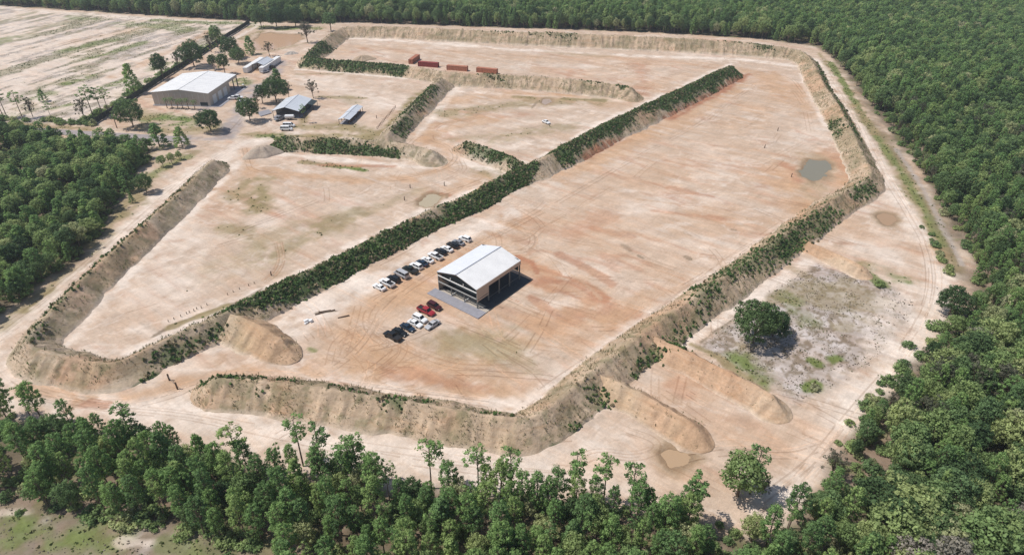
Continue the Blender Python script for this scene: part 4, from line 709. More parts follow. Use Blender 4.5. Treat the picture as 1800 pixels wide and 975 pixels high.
def car_parts(ty):
    if ty in CARMESH: return CARMESH[ty]
    L, W, st, (a, b, c, d, zr, zb) = TYPES[ty]; w = W / 2; P = []
    P.append(('body', loft([(x, z0, z1, w * (.93 if abs(x) > L / 2 - .2 else 1)) for x, z0, z1 in st], bring).mesh('body', None), 'paint'))
    w0, w1 = w * .90, w * .72
    P.append(('cabin', loft([(a, zb - .02, zb, w0, w0 * .98), (b, zb - .02, zr, w0, w1), ((b + c) / 2, zb - .02, zr + .03, w0, w1), (c, zb - .02, zr, w0, w1), (d, zb - .02, zb, w0, w0 * .98)], cring).mesh('cabin', None), 'paint'))
    def pane(x0, z0, wa, x1, z1, wb, o): 
        return MB().quad((x0 + o, -wa, z0), (x0 + o, wa, z0), (x1 + o, wb, z1), (x1 + o, -wb, z1))
    t0, t1 = .08, .86; lp = lambda p, q, t: p + (q - p) * t
    P.append(('windscreen', pane(lp(a, b, t0), lp(zb, zr, t0) + .03, lp(w0, w1, t0) * .92, lp(a, b, t1), lp(zb, zr, t1) + .03, w1 * .95, .03).mesh('windscreen', M_glass), None))
    P.append(('rear_window', pane(lp(d, c, t0), lp(zb, zr, t0) + .03, lp(w0, w1, t0) * .9, lp(d, c, t1), lp(zb, zr, t1) + .03, w1 * .92, -.03).mesh('rear_window', M_glass), None))
    for s in (-1, 1):
        x0, x1 = lp(a, b, .55), lp(d, c, .6); nwin = 2 if ty in ('sedan', 'suv', 'pickup') else 3
        for k in range(nwin):
            xa = lp(x0, x1, k / nwin) - .05; xb = lp(x0, x1, (k + 1) / nwin) + .05; h0, h1 = .14, .82
            ya = lp(w0, w1, h0) + .02; yb2 = lp(w0, w1, h1) + .02; ta = lp(b, xa, .0) if k == 0 else xa; tb = lp(c, xb, .0) if k == nwin - 1 else xb
            P.append(('side_window', MB().quad((xa, s * ya, lp(zb, zr, h0)), (xb, s * ya, lp(zb, zr, h0)), (max(tb, xb) if k == nwin - 1 else xb, s * yb2, lp(zb, zr, h1)), (min(ta, xa) if k == 0 else xa, s * yb2, lp(zb, zr, h1))).mesh('side_window', M_glass), None))
        P.append(('headlight', MB().box(L / 2 - .16, L / 2 + .0, s * w * .72 - .16, s * w * .72 + .16, .62, .76).mesh('headlight', M_lamp), None))
        P.append(('tail_light', MB().box(-L / 2 - .01, -L / 2 + .1, s * w * .78 - .1, s * w * .78 + .1, .72, .92).mesh('tail_light', M_tail), None))
        P.append(('mirror', MB().box(lp(a, b, .3) - .1, lp(a, b, .3) + .08, s * (w + .03) - .09, s * (w + .03) + .09, zb + .02, zb + .18).mesh('mirror', None), 'paint'))
        for x in (L * .30, -L * .29):
            r = .33 if ty == 'sedan' else .38; mb = MB(); n = 12; ring = [(x + r * math.cos(2 * math.pi * k / n), s * (w - .20), r + r * math.sin(2 * math.pi * k / n)) for k in range(n)]
            mb.prism(ring, (0, s * .22, 0)); P.append(('wheel', mb.mesh('wheel', M_tyre), None))
    if ty == 'pickup':
        P.append(('bed', MB().box(-2.78, -1.02, -w * .80, w * .80, 1.0, 1.158).mesh('bed', M_liner), None))
        for s in (-1, 1): P.append(('bed_rail', MB().box(-2.85, -1.0, s * w * .92 - .08, s * w * .92 + .08, 1.12, 1.28).mesh('bed_rail', None), 'paint'))
        P.append(('tailgate', MB().box(-2.92, -2.80, -w * .84, w * .84, .75, 1.27).mesh('tailgate', None), 'paint'))
    for nm, me, k in P:
        if k: me.materials.clear(); me.materials.append(PAINT['white'])
    CARMESH[ty] = P; return P
def car(ty, color, px, py, deg, label, group=None, bed=None):
    p = G(px, py, .7); e = empty('parked_' + {'sedan': 'car', 'suv': 'suv', 'pickup': 'pickup', 'van': 'van'}[ty], (p[0], p[1], .0), math.radians(deg))
    tag(e, label, {'sedan': 'car', 'suv': 'suv', 'pickup': 'pickup', 'van': 'van'}[ty], group)
    e.scale = (.96, .95, .97)
    for nm, me, k in car_parts(ty):
        o = link(nm, me, e)
        if k: o.material_slots[0].link = 'OBJECT'; o.material_slots[0].material = PAINT[color]
        if nm == 'bed' and bed: o.material_slots[0].link = 'OBJECT'; o.material_slots[0].material = bed
    return e
g1 = 'row of vehicles parked nose to the berm'; g2 = 'short row of vehicles in front of the pavilion'
row1 = [('sedan', 'white', 666.5, 503.5, 'white sedan at the near left end of the long parked row'), ('pickup', 'white', 680, 496.5, 'white pickup with black bed, second from the near end of the long row'),
 ('suv', 'black', 692, 489.5, 'black suv between the white pickup and the silver van in the long row'), ('van', 'silver', 705.5, 481.5, 'silver van with long roof in the long parked row'),
 ('pickup', 'green', 721, 474, 'black pickup right of the silver van in the long row'), ('suv', 'white', 731.4, 467, 'white suv sixth from the near end of the long row'),
 ('sedan', 'navy', 742, 461.5, 'dark blue car, seventh in the long row'), ('sedan', 'white', 751.4, 456, 'white sedan in the middle of the long row, right of the dark blue car'),
 ('pickup', 'white', 765, 449.5, 'white pickup with dark bed beyond the middle of the long row'), ('suv', 'black', 774.4, 442, 'black suv right of the second white pickup in the long row'),
 ('sedan', 'white', 785.6, 436.5, 'white sedan between two black vehicles near the far end of the row'), ('suv', 'black', 796, 430.5, 'black suv third from the far end of the long row'),
 ('sedan', 'grey', 805.7, 425.5, 'grey sedan next to the last vehicle of the long row'), ('suv', 'white', 817, 419, 'white suv at the far end of the long parked row')]
for i, (ty, c, x, y, l) in enumerate(row1): car(ty, c, x, y, 143 + random.uniform(-3, 3), l, g1)
row2 = [('suv', 'maroon', 763.4, 537, -38, 'dark maroon suv nearest the pavilion in the short row'), ('pickup', 'red', 749, 546, -36, 'bright red pickup in the short row'), ('suv', 'white', 738, 559, -36, 'white suv beside the red pickup'),
 ('sedan', 'white', 729.5, 567.5, -35, 'white car between the white suv and the dark blue car'), ('sedan', 'navy', 716.5, 574.5, -36, 'dark blue sedan in the short row'), ('sedan', 'black', 703, 582.5, -36, 'black sedan next to the black pickup in the short row'),
 ('pickup', 'black', 690, 590, 144, 'black pickup at the near left end of the short row'), ('sedan', 'silver', 760, 569.5, -130, 'silver car parked askew, apart from the short row')]
for ty, c, x, y, a, l in row2: car(ty, c, x, y, a, l, g2)
car('sedan', 'white', 960, 214, -50, 'white car standing alone in the middle field')
car('van', 'white', 503.5, 226.5, 0, 'nearer of two white vans parked below the open shed'); car('van', 'white', 508, 220.5, -2, 'farther of two white vans parked below the open shed')
car('pickup', 'grey', 491.5, 208, 235, 'grey pickup at the mouth of the open shed'); car('pickup', 'white', 410, 172.5, 178, 'white pickup beside the warehouse, next to the shade'); car('pickup', 'white', 417.5, 171, 0, 'white pickup behind another beside the warehouse')
car('sedan', 'white', 424.5, 178, 40, 'white car on the gravel right of the two warehouse pickups'); car('sedan', 'silver', 466, 125.5, 55, 'silver car beside the right hand white trailer')
car('suv', 'black', 478, 118, 70, 'black suv along the side of the right hand white trailer')
def tank_trailer():
    p = G(510, 210); e = empty('tank_trailer', (*p, 0), 0.05); tag(e, 'white cylindrical tank trailer in front of the open shed', 'tank')
    MB().tube([(-2.2, 0, 1.5), (-2.0, 0, 1.5), (2.0, 0, 1.5), (2.2, 0, 1.5)], [.5, .85, .85, .5], 14).build('tank', M_white, e, smooth=False)
    MB().box(-2.4, 2.9, -.5, .5, .5, .7).build('chassis', M_steel, e)
    for x in (-.6, .5):
        for s in (-1, 1): MB().prism([(x + .35 * math.cos(k * math.pi / 6), s * .8, .35 + .35 * math.sin(k * math.pi / 6)) for k in range(12)], (0, s * .2, 0)).build('wheel', M_tyre, e)
tank_trailer()
def mower():
    p = G(428, 154.5); e = empty('utility_cart', (*p, 0), 0.6); tag(e, 'small dark utility cart at the edge of the warehouse shade', 'cart')
    MB().box(-1.3, 1.3, -.7, .7, .45, .85).build('body', M_steel, e); MB().box(-.5, .6, -.65, .65, 1.75, 1.82).build('roof', M_white, e)
    for x in (-.45, .55):
        for s in (-1, 1): MB().box(x - .03, x + .03, s * .6 - .03, s * .6 + .03, .85, 1.75).build('roof_post', M_steel, e)
    for x in (-.85, .85):
        for s in (-1, 1): MB().prism([(x + .3 * math.cos(k * math.pi / 6), s * .65, .3 + .3 * math.sin(k * math.pi / 6)) for k in range(12)], (0, s * .2, 0)).build('wheel', M_tyre, e)
mower()

# ------------------------------------------------------------------ fence, posts, gate, pole, pads
fe = empty('screen_fence', (-194, 292, 0)); tag(fe, 'long dark screen fence between the cleared field and the warehouse lot', 'fence')
pm = MB().box(-.05, .05, .06, 2.94, .05, 2.7).mesh('fence_panel', M_fence); qm = MB().box(-.07, .07, -.06, .06, -.3, 2.85).mesh('fence_post', M_steel)
for k in range(72):
    x = .3 * math.sin(k * .21); o = link('fence_panel', pm, fe, (x, k * 3.0, random.uniform(-.06, .06))); link('fence_post', qm, fe, (x, k * 3.0, 0))
def stake(px, py, h, name, label, cat, group=None, r=.12):
    p = G(px, py); e = MB().tube([(0, 0, -.2), (0, 0, h * .6), (.05 * h, .02, h)], [r, r, r * .8], 6).build(name, M_post, None, (*p, 0)); tag(e, label, cat, group); return e
for k in range(16):
    t = k / 15; a = np.array([663, 227]) * (1 - t) + np.array([695, 190]) * t
    stake(a[0], a[1], 1.3, 'fence_post', 'short wooden post in the line beside the grass strip near the open shelter', 'post', 'posts along the grass strip', .16)
for a in [(296, 565), (306, 561), (318, 556), (328, 551), (333, 549), (341, 546), (346, 543), (354, 541), (364, 536), (400, 518), (410, 513), (421, 508), (437, 502), (447, 498)]:
    stake(a[0], a[1], .65, 'target_stake', 'small stake in the line behind the long berm in the left pit', 'stake', 'stakes in line in the left pit', .10)
for a, l in [((721, 330), 'lone dark stake left of the muddy puddle, upper one'), ((711, 352), 'lone dark stake left of the muddy puddle, lower one'), ((781, 326), 'lone dark stake above the muddy puddle'), ((662, 208), 'lone dark post on the bare lot right of the small shelter'), ((477, 484), 'tiny dark stake in the left pit above the long berm'), ((1344, 260), 'small dark stake in the large field above the pond'), ((1391, 311), 'small dark stake left of the grey green pond'), ((1367, 230), 'small dark stake in the upper part of the large field')]:
    stake(a[0], a[1], 1.5, 'target_stake', l, 'stake', None, .17)
def gate():
    a, b = G(298, 668), G(312, 683); e = empty('chain_gate', (*a, 0)); tag(e, 'chain gate between two dark posts across the entrance track', 'gate'); d = b - a
    for q in ((0, 0), d): MB().box(q[0] - .14, q[0] + .14, q[1] - .14, q[1] + .14, -.2, 2.0).build('gate_post', M_post, e)
    MB().tube([(d[0] * t, d[1] * t, 1.5 - 4 * .7 * t * (1 - t)) for t in np.linspace(0, 1, 9)], [.05] * 9, 5).build('chain', M_steel, e)
gate()
def pole(px, py, h, label):
    p = G(px, py); e = empty('utility_pole', (*p, 0)); tag(e, label, 'utility pole')
    MB().tube([(0, 0, -.3), (-.1, .1, h)], [.20, .14], 8).build('shaft', M_post, e); MB().box(-1.1, .9, .02, .2, h - .8, h - .65).build('crossarm', M_post, e)
    MB().tube([(.3, .1, h - 1.7), (.3, .1, h - .9)], [.2, .2], 8).build('transformer', M_steel, e)
pole(206, 226, 8.5, 'wooden utility pole by the road, left of the warehouse lawn tree'); pole(6, 206, 8.0, 'leaning wooden utility pole at the far left edge')
def slabs(px, py, n, label, m, w=.9):
    p = G(px, py); e = empty('debris_heap', (*p, 0)); tag(e, label, 'debris')
    for k in range(n):
        x, y = random.uniform(-w, w), random.uniform(-w, w); s = random.uniform(.3, .8); h = random.uniform(.3, .9)
        mb = MB().box(-s, s, -s * .7, s * .7, 0, h); o = mb.build('chunk', m, e, (x, y, -.05), random.uniform(0, 3)); o.rotation_euler = (random.uniform(-.3, .3), random.uniform(-.3, .3), random.uniform(0, 3))
slabs(542, 566, 7, 'small heap of broken concrete near the sand mound', M_white, .8)
def plank(p0, p1, label):
    a, b = G(*p0), G(*p1); e = MB().beam((0, 0, .1), (*(b - a), .14), .13).build('timber_pole', M_post, None, (*a, 0)); tag(e, label, 'timber')
plank((554, 553), (589, 545), 'longer grey timber pole lying on the sand left of the cars'); plank((594, 559), (614, 554.5), 'shorter timber pole lying on the sand left of the cars')
plank((560, 549), (582, 545.5), 'timber pole lying just behind the longer one left of the cars')
pad = GL([(452, 198), (472, 193), (478, 199), (458, 205)]); mb = MB(); c = pad.mean(0); mb.prism([(q[0] - c[0], q[1] - c[1], .02) for q in pad], (0, 0, .14))
tag(mb.build('concrete_pad', M_conc, None, (*c, 0)), 'small grey concrete pad with scattered gear beside the open shed', 'concrete pad')

# ------------------------------------------------------------------ trees
def leaf_quads(cent, rad, n, size, r, squash=.7, up=.25, mid=None):
    """n leaf cards round every clump centre, facing roughly outwards; returns card corners and soft shading normals"""
    N = len(cent); d = r.normal(size=(N, n, 3)); d[..., 2] += up; d /= np.linalg.norm(d, axis=2)[..., None]
    rr = r.random((N, n, 1)) ** .42
    c = cent[:, None, :] + d * rr * rad[:, None, None] * np.array([1, 1, squash])
    nm = d + r.normal(size=d.shape) * .5; nm /= np.linalg.norm(nm, axis=2)[..., None]
    a = np.cross(nm, r.normal(size=d.shape)); a /= np.linalg.norm(a, axis=2)[..., None] + 1e-9; b = np.cross(nm, a)
    h = size * (.55 + .9 * r.random((N, n, 1)))
    V = np.stack([c - b * h * .42 + a * h * .1, c + a * h * .5, c + b * h * .42 - a * h * .1, c - a * h * .5], 2)
    o = c - (np.array(mid) if mid is not None else cent.mean(0)); o = o / (np.linalg.norm(o, axis=2)[..., None] + 1e-9)
    sn = nm * .55 + d * .75 + o * .35; sn /= np.linalg.norm(sn, axis=2)[..., None]
    return V.reshape(-1, 3), np.repeat(sn.reshape(-1, 3), 4, 0)
def limb(mb, a, b, r0, r1, n=5):
    a = np.array(a); b = np.array(b); m = (a + b) / 2 + np.array([0, 0, np.linalg.norm(b - a) * .08]); mb.tube([a, m, b], [r0, (r0 + r1) / 2, r1], n)
TREE = {}
def make_variant(kind, seed):
    r = np.random.default_rng(seed); mb = MB()
    if kind == 'pine':           # straight trunk, clumped needle crown in the upper two thirds
        h = 13.0; lean = r.normal(size=2) * .35; R = r.uniform(2.5, 3.1); top = np.array([lean[0], lean[1], h * .95])
        mb.tube([(0, 0, -.3), (lean[0] * .4, lean[1] * .4, h * .5), tuple(top)], [.20, .14, .05], 6)
        cs, rs = [], []; n = 62; lo = r.uniform(.28, .42)
        for k in range(n):
            t = lo + (.98 - lo) * (k + r.random() * .8) / n; f = (t - lo) / (1 - lo); prof = (.25 + .75 * math.sin(math.pi * min(1, .18 + f * .80)) ** .7) * (1 - .25 * f); a = k * 2.4 + r.random() * .9
            q = R * prof * (.50 + .55 * r.random()); base = np.array([lean[0] * t, lean[1] * t, h * t]); c = base + np.array([math.cos(a) * q, math.sin(a) * q, .25 + r.random() * .6])
            cs.append(c); rs.append(.38 + .5 * r.random())
            if k % 2 == 0: limb(mb, base - [0, 0, .3], c, .06, .02, 4)
        V, SN = leaf_quads(np.array(cs), np.array(rs), 48, .31, r, .75, .25, (0, 0, h * .55))
    elif kind == 'thinpine':     # sparse crown, the ground shows through
        h = 14.0; R = 2.0; mb.tube([(0, 0, -.3), (.1, 0, h * .5), (.2, .1, h * .96)], [.15, .10, .04], 6); cs, rs = [], []; n = 22
        for k in range(n):
            t = .55 + .43 * (k + r.random()) / n; q = R * math.sin(math.pi * min(1, (t - .45) / .64)) * (.3 + .75 * r.random()); a = r.random() * 6.28; base = np.array([.2 * t, .1 * t, h * t])
            c = base + np.array([math.cos(a) * q, math.sin(a) * q, .4]); cs.append(c); rs.append(.35 + .4 * r.random()); limb(mb, base, c, .045, .015, 4)
        V, SN = leaf_quads(np.array(cs), np.array(rs), 32, .32, r, .7)
    elif kind == 'youngpine':    # conical, green to the ground
        h = 8.0; R = 2.3; mb.tube([(0, 0, -.3), (0, 0, h * .6), (0, 0, h)], [.14, .09, .02], 6); cs, rs = [], []; n = 50
        for k in range(n):
            t = .08 + .90 * (k + r.random()) / n; q = R * (1 - t) ** .7 * (.6 + .55 * r.random()) + .1; a = k * 2.4 + r.random(); c = np.array([math.cos(a) * q, math.sin(a) * q, h * t]); cs.append(c); rs.append(.45 + .5 * r.random() * (1.2 - t))
            if k % 3 == 0: limb(mb, (0, 0, h * t - .2), c, .04, .015, 4)
        V, SN = leaf_quads(np.array(cs), np.array(rs), 46, .32, r, .75, .25, (0, 0, 2.5))
    elif kind in ('broad', 'oak'):   # rounded, lobed crown reaching low
        h = 10.0; R = r.uniform(3.1, 3.7) if kind == 'broad' else 5.4; zlo = h * (.20 if kind == 'broad' else .10); zc = (h + zlo) / 2; rz = (h - zlo) / 2 * .92
        mb.tube([(0, 0, -.3), (.1, .1, h * .25), (.15, .0, h * .6)], [.26, .20, .10], 7)
        cs, rs = [], []; n = 70 if kind == 'broad' else 120; ph = r.random(3) * 6.28
        for k in range(n):
            el = math.asin(max(-1, min(1, 1 - 1.75 * (k + .5) / n))); a = k * 2.39996; d = np.array([math.cos(a) * math.cos(el), math.sin(a) * math.cos(el), math.sin(el)])
            lump = .84 + .18 * math.sin(3 * a + ph[0]) * math.cos(el) + .12 * math.sin(5 * el + 2 * a + ph[1]); q = lump * r.uniform(.70, 1.06)
            c = np.array([d[0] * q * R, d[1] * q * R, zc + d[2] * q * rz]); cs.append(c); rs.append(r.uniform(.6, 1.15) * (1.1 if kind == 'oak' else 1))
            if k % 6 == 0: limb(mb, (.1, .05, h * r.uniform(.15, .5)), c, .09, .02, 5)
        V, SN = leaf_quads(np.array(cs), np.array(rs), 52 if kind == 'broad' else 60, .36, r, .8, .3, (0, 0, zc))
    elif kind == 'bare':             # open half-bare crown
        h = 10.0; mb.tube([(0, 0, -.3), (.1, .1, h * .25), (.15, .0, h * .55)], [.22, .17, .08], 7); cs, rs = [], []
        for k in range(46):
            a = k * 2.4; el = r.uniform(-.1, 1.4); q = r.uniform(.5, 1.05); c = np.array([math.cos(a) * math.cos(el) * 3.6 * q, math.sin(a) * math.cos(el) * 3.6 * q, h * .42 + math.sin(el) * h * .55 * q]); cs.append(c); rs.append(r.uniform(.4, .8)); limb(mb, (.12, .05, h * r.uniform(.2, .5)), c, .06, .015, 4)
        V, SN = leaf_quads(np.array(cs), np.array(rs), 34, .30, r, .8, .3, (0, 0, h * .5))
    else:                        # 'shrub'
        h = 2.4; cs, rs = [], []; 
        for k in range(5): mb.tube([(0, 0, -.1), (r.normal() * .7, r.normal() * .7, 1.4)], [.05, .02], 4)
        for k in range(24): a = r.random() * 6.28; q = 1.25 * r.random() ** .5; c = np.array([math.cos(a) * q, math.sin(a) * q, .4 + 1.5 * r.random() * (1.1 - q / 1.6)]); cs.append(c); rs.append(.35 + .35 * r.random())
        V, SN = leaf_quads(np.array(cs), np.array(rs), 36, .26, r, .8, .4, (0, 0, .3))
    crown = mesh_np('crown', V, np.arange(len(V)).reshape(-1, 4), smooth=True); crown.normals_split_custom_set([tuple(q) for q in SN]); trunk = mb.mesh('trunk', M_bark)
    return crown, trunk, h
NV = dict(pine=6, thinpine=3, youngpine=4, broad=6, oak=3, shrub=3, bare=2); LEAF = dict(pine=M_pine, thinpine=M_pine, youngpine=M_pine, broad=M_broad, oak=M_dark, shrub=M_broad, bare=M_grey)
for k, n in NV.items():
    for i in range(n):
        c, t, h = make_variant(k, 50 + i * 7 + len(k) * 101); c.materials.append(LEAF[k]); TREE[k, i] = (c, t, h)
for i in range(2):               # pale flowering crowns and grey half-bare crowns share the broadleaf shapes
    for nm, m in (('pale', M_pale), ('grey', M_grey), ('dark', M_dark)):
        c, t, h = TREE['bare' if nm == 'grey' else 'broad', i]; c = c.copy(); c.materials.clear(); c.materials.append(m); TREE[nm, i] = (c, t, h)
NV.update(pale=2, grey=2, dark=2)
NAME = dict(pine='pine_tree', thinpine='pine_tree', youngpine='young_pine', broad='broadleaf_tree', oak='oak_tree', shrub='shrub', pale='flowering_tree', bare='bare_tree', grey='bare_tree', dark='broadleaf_tree')
FIRST = {}
def tree(kind, var, x, y, z, height, rz, label, group=None, wide=1.0):
    c, t, h = TREE[kind, var]; s = height / h; e = empty(NAME[kind], (x, y, z), rz); e.scale = (s * wide, s * wide, s)
    tag(e, label, 'shrub' if kind == 'shrub' else 'tree', group); a = link('trunk', t, e); b = link('crown', c, e)
    FIRST.setdefault((kind, var), (b, a)); return e
def tpx(kind, px, py, height, label, wide=1.0, var=None, group=None):
    p = G(px, py); v = random.randrange(NV[kind]) if var is None else var; return tree(kind, v, p[0], p[1], -.05, height * (1.12 if py < 300 and kind != 'thinpine' else 1), random.uniform(0, 6.28), label, group, wide * (1.12 if py < 300 else 1))
# --- trees that stand alone
tpx('oak', 1322, 602, 13.2, 'large round dark green oak standing alone in the rough cleared patch', .86, 0)
tpx('oak', 1358, 590, 8.0, 'smaller dark tree merging with the right side of the lone large oak', 1.0, 1)
tpx('broad', 1296, 872, 11.5, 'bushy green tree at the bottom of the sand area between the two woods', 1.1, 0); tpx('thinpine', 1318, 868, 13.0, 'slim pine rising behind the bushy tree between the two woods', 1.3, 0); tpx('grey', 1340, 868, 4.5, 'low grey bare shrub beside the bushy tree between the two woods', 1.0, 0)
for a in [('oak', 371, 232, 9.8, 'round tree on the lawn in front of the warehouse right corner', .85), ('oak', 235, 224, 12.2, 'dark tree on the lawn by the fence end, left of the warehouse', .8), ('oak', 440, 213, 10.5, 'dark tree between the gravel drive and the concrete pad', .75),
 ('oak', 486, 180, 12.0, 'big dark tree behind the open shed', .85), ('dark', 462, 182, 9.0, 'darker narrow tree left of the big tree behind the open shed', .8), ('youngpine', 490, 158, 10.0, 'pointed green tree beyond the big tree behind the open shed', 1.0), ('grey', 508, 172, 7.5, 'thin greyish tree at the right rear of the open shed', .75), ('grey', 452, 190, 6.5, 'small thin tree beside the gravel drive near the concrete pad', .7),
 ('grey', 551, 173, 9.0, 'lone bare looking tree on the lot behind the open shed', .85), ('thinpine', 536, 216, 8.5, 'slender tree at the front right corner of the open shed', 1.1), ('grey', 541, 75, 12.5, 'grey spreading tree on the bank right of the settling pond', 1.05), ('grey', 474, 99, 8.5, 'thin greyish tree between the settling pond and the trailers', .9),
 ('youngpine', 441, 96, 10.0, 'pointed pine at the near left corner of the settling pond', 1.0), ('oak', 408, 103, 12.0, 'tall dark tree beside the pond end of the fence', .7), ('dark', 396, 130, 11.0, 'dark tree just behind the warehouse roof', .75), ('dark', 376, 122, 8.0, 'small dark tree behind the warehouse, near the fence', .8), ('oak', 420, 112, 9.0, 'dark bushy tree between the fence and the trailers', .8),
 ('oak', 342, 118, 14.0, 'large dark tree growing at the fence behind the warehouse', .8), ('broad', 383, 84, 13.0, 'leafy tree on the fence line level with the settling pond', .75), ('grey', 372, 92, 11.0, 'greyish tree on the field side of the fence', .7), ('dark', 287, 140, 13.5, 'dark round tree on the fence line beside the warehouse', .75), ('grey', 315, 122, 10.0, 'thin tree on the field side of the fence above the warehouse', .6),
 ('youngpine', 237, 165, 14.0, 'tall solitary pine on the cleared field beside the fence', .85), ('thinpine', 165, 208, 15.0, 'tall thin pine in the group at the fence corner, left one', 1.4), ('thinpine', 182, 205, 14.0, 'tall thin pine in the group at the fence corner, middle one', 1.5), ('thinpine', 192, 200, 13.0, 'tall thin pine in the group at the fence corner, right one', 1.3), ('grey', 150, 212, 10.0, 'grey leafless tree left of the pines at the fence corner', .7),
 ('thinpine', 12, 205, 13.0, 'thin pine at the left edge of the cleared field', 1.5), ('thinpine', 40, 208, 13.0, 'second thin pine from the left edge of the cleared field', 1.4), ('grey', 58, 206, 9.0, 'half bare tree right of the two thin pines at the left edge', .7), ('youngpine', 77, 178, 5.5, 'small pine alone on the cleared field', 1.1), ('thinpine', 92, 212, 9.0, 'small thin pine by the road hedge on the left', 1.2),
 ('oak', 460, 49, 13.0, 'dark tree at the top end of the fence', .7), ('oak', 487, 49, 13.0, 'dark tree on the grass behind the settling pond', .8), ('oak', 520, 47, 13.0, 'dark tree in front of the woods, right of the grass', .8), ('broad', 582, 55, 12.0, 'green tree at the top left corner of the far berm', 1.0),
 ('youngpine', 281, 259, 9.5, 'spreading pine beside the entrance road, left one', 1.3), ('youngpine', 321, 258, 8.0, 'spreading pine beside the entrance road, right one', 1.2), ('broad', 287, 293, 4.6, 'round bush on the sand verge near the entrance', .9), ('broad', 303, 288, 4.4, 'leafy bush right of the round verge bush', .95), ('broad', 316, 281, 3.6, 'small bush at the right end of the verge bushes', .9),
 ('oak', 258, 338, 7.8, 'round olive green tree at the road edge of the left wood', .8), ('youngpine', 233, 356, 4.0, 'small sapling at the road edge below the round olive tree', .9),
 ('oak', 1668, 552, 9.0, 'dark tree jutting out at the bend of the right hand track', .95), ('shrub', 1545, 503, 2.6, 'small green bush at the end of the smooth tan ridge', 1.0), ('shrub', 1432, 683, 1.6, 'small bright green bush on the rough patch', 1.4)]:
    tpx(*a[:4], a[4], a[5])
def palm(px, py, h, lean, label):
    p = G(px, py); e = empty('palm_tree', (*p, 0)); tag(e, label, 'palm tree', 'palms in front of the warehouse')
    MB().tube([(0, 0, -.2), (lean * .3, 0, h * .5), (lean, 0, h)], [.24, .17, .15], 7).build('trunk', M_palmtrunk, e)
    for k in range(14):
        a = k * 2.4; dr = .25 + .55 * (k % 3) / 2; pts = [(lean + math.cos(a) * q, math.sin(a) * q, h + .9 * q * (1 - dr) - .42 * q * q * (.5 + dr)) for q in (0, .7, 1.4, 2.0)]; mb = MB(); sx, sy = -math.sin(a) * .26, math.cos(a) * .26
        for (A, B, wa, wb) in zip(pts[:-1], pts[1:], (.3, 1, .8), (1, .8, .1)):
            for s in (-1, 1): mb.quad(A, B, (B[0] + s * sx * wb, B[1] + s * sy * wb, B[2] - .14 * wb), (A[0] + s * sx * wa, A[1] + s * sy * wa, A[2] - .14 * wa))
        mb.build('frond', M_frond, e)
M_frond = mat('palm_frond', (.10, .13, .05), .8)
for k, (x, y, l) in enumerate([(294, 190, 'leftmost palm in front of the warehouse'), (303, 190.5, 'second palm from the left at the warehouse'), (313, 190.5, 'third palm from the left at the warehouse'), (322, 191.5, 'fourth palm from the left at the warehouse'), (332, 192, 'fifth palm from the left at the warehouse'), (343, 192.5, 'rightmost palm in front of the warehouse')]): palm(x, y, 4.6 + .5 * math.sin(k * 2.1), .35 * math.sin(k * 1.3), l)
# --- thin pines that stand up out of the near edge of the bottom wood
THIN = [(512, 735), (548, 745), (617, 768), (604, 772), (750, 774), (838, 789), (900, 792), (1015, 792), (1070, 805), (1120, 818), (1228, 832), (205, 712), (400, 748)]
for k, (x, y) in enumerate(THIN):
    q = G(x, y, 13.5); nth = ('first second third fourth fifth sixth seventh eighth ninth tenth eleventh twelfth thirteenth fourteenth fifteenth sixteenth seventeenth eighteenth nineteenth').split()[sorted(THIN).index((x, y))]
    tree('thinpine', k % 3, q[0], q[1], -.05, 13.5, random.uniform(0, 6), 'thin pine rising against the pale track, ' + nth + ' from the left', 'thin pines on the upper edge of the bottom wood', 1.35)
# --- woods
def scatter(poly, spacing, seed, bbox=None):
    r = np.random.default_rng(seed); lo = poly.min(0); hi = poly.max(0)
    if bbox: lo = np.maximum(lo, bbox[0]); hi = np.minimum(hi, bbox[1])
    gx = np.arange(lo[0], hi[0], spacing); gy = np.arange(lo[1], hi[1], spacing * .87); A, B = np.meshgrid(gx, gy); A = A + (np.arange(len(gy)) % 2)[:, None] * spacing * .5
    A = (A + (r.random(A.shape) - .5) * spacing * .85).ravel(); B = (B + (r.random(B.shape) - .5) * spacing * .85).ravel(); k = inside(A, B, poly)
    # only what the photograph can plausibly see, with a margin
    depth = B * CP + CAM_H * SP; k &= (np.abs(A) < depth * .80 + 45) & (B > 52); return np.stack([A[k], B[k]], -1)
trees = []     # x, y, kind, variant, height, wide, region
r = np.random.default_rng(99)
def pick(d): ks = list(d); p = np.array([d[k] for k in ks], float); return ks[r.choice(len(ks), p=p / p.sum())]
FP = scatter(P_forest, 3.7, 1); FPd = -sd_poly(FP[:, 0], FP[:, 1], P_forest); DN = fbm(FP[:, 0], FP[:, 1], 30, 3, 301); GP = fbm(FP[:, 0], FP[:, 1], 7, 2, 311)
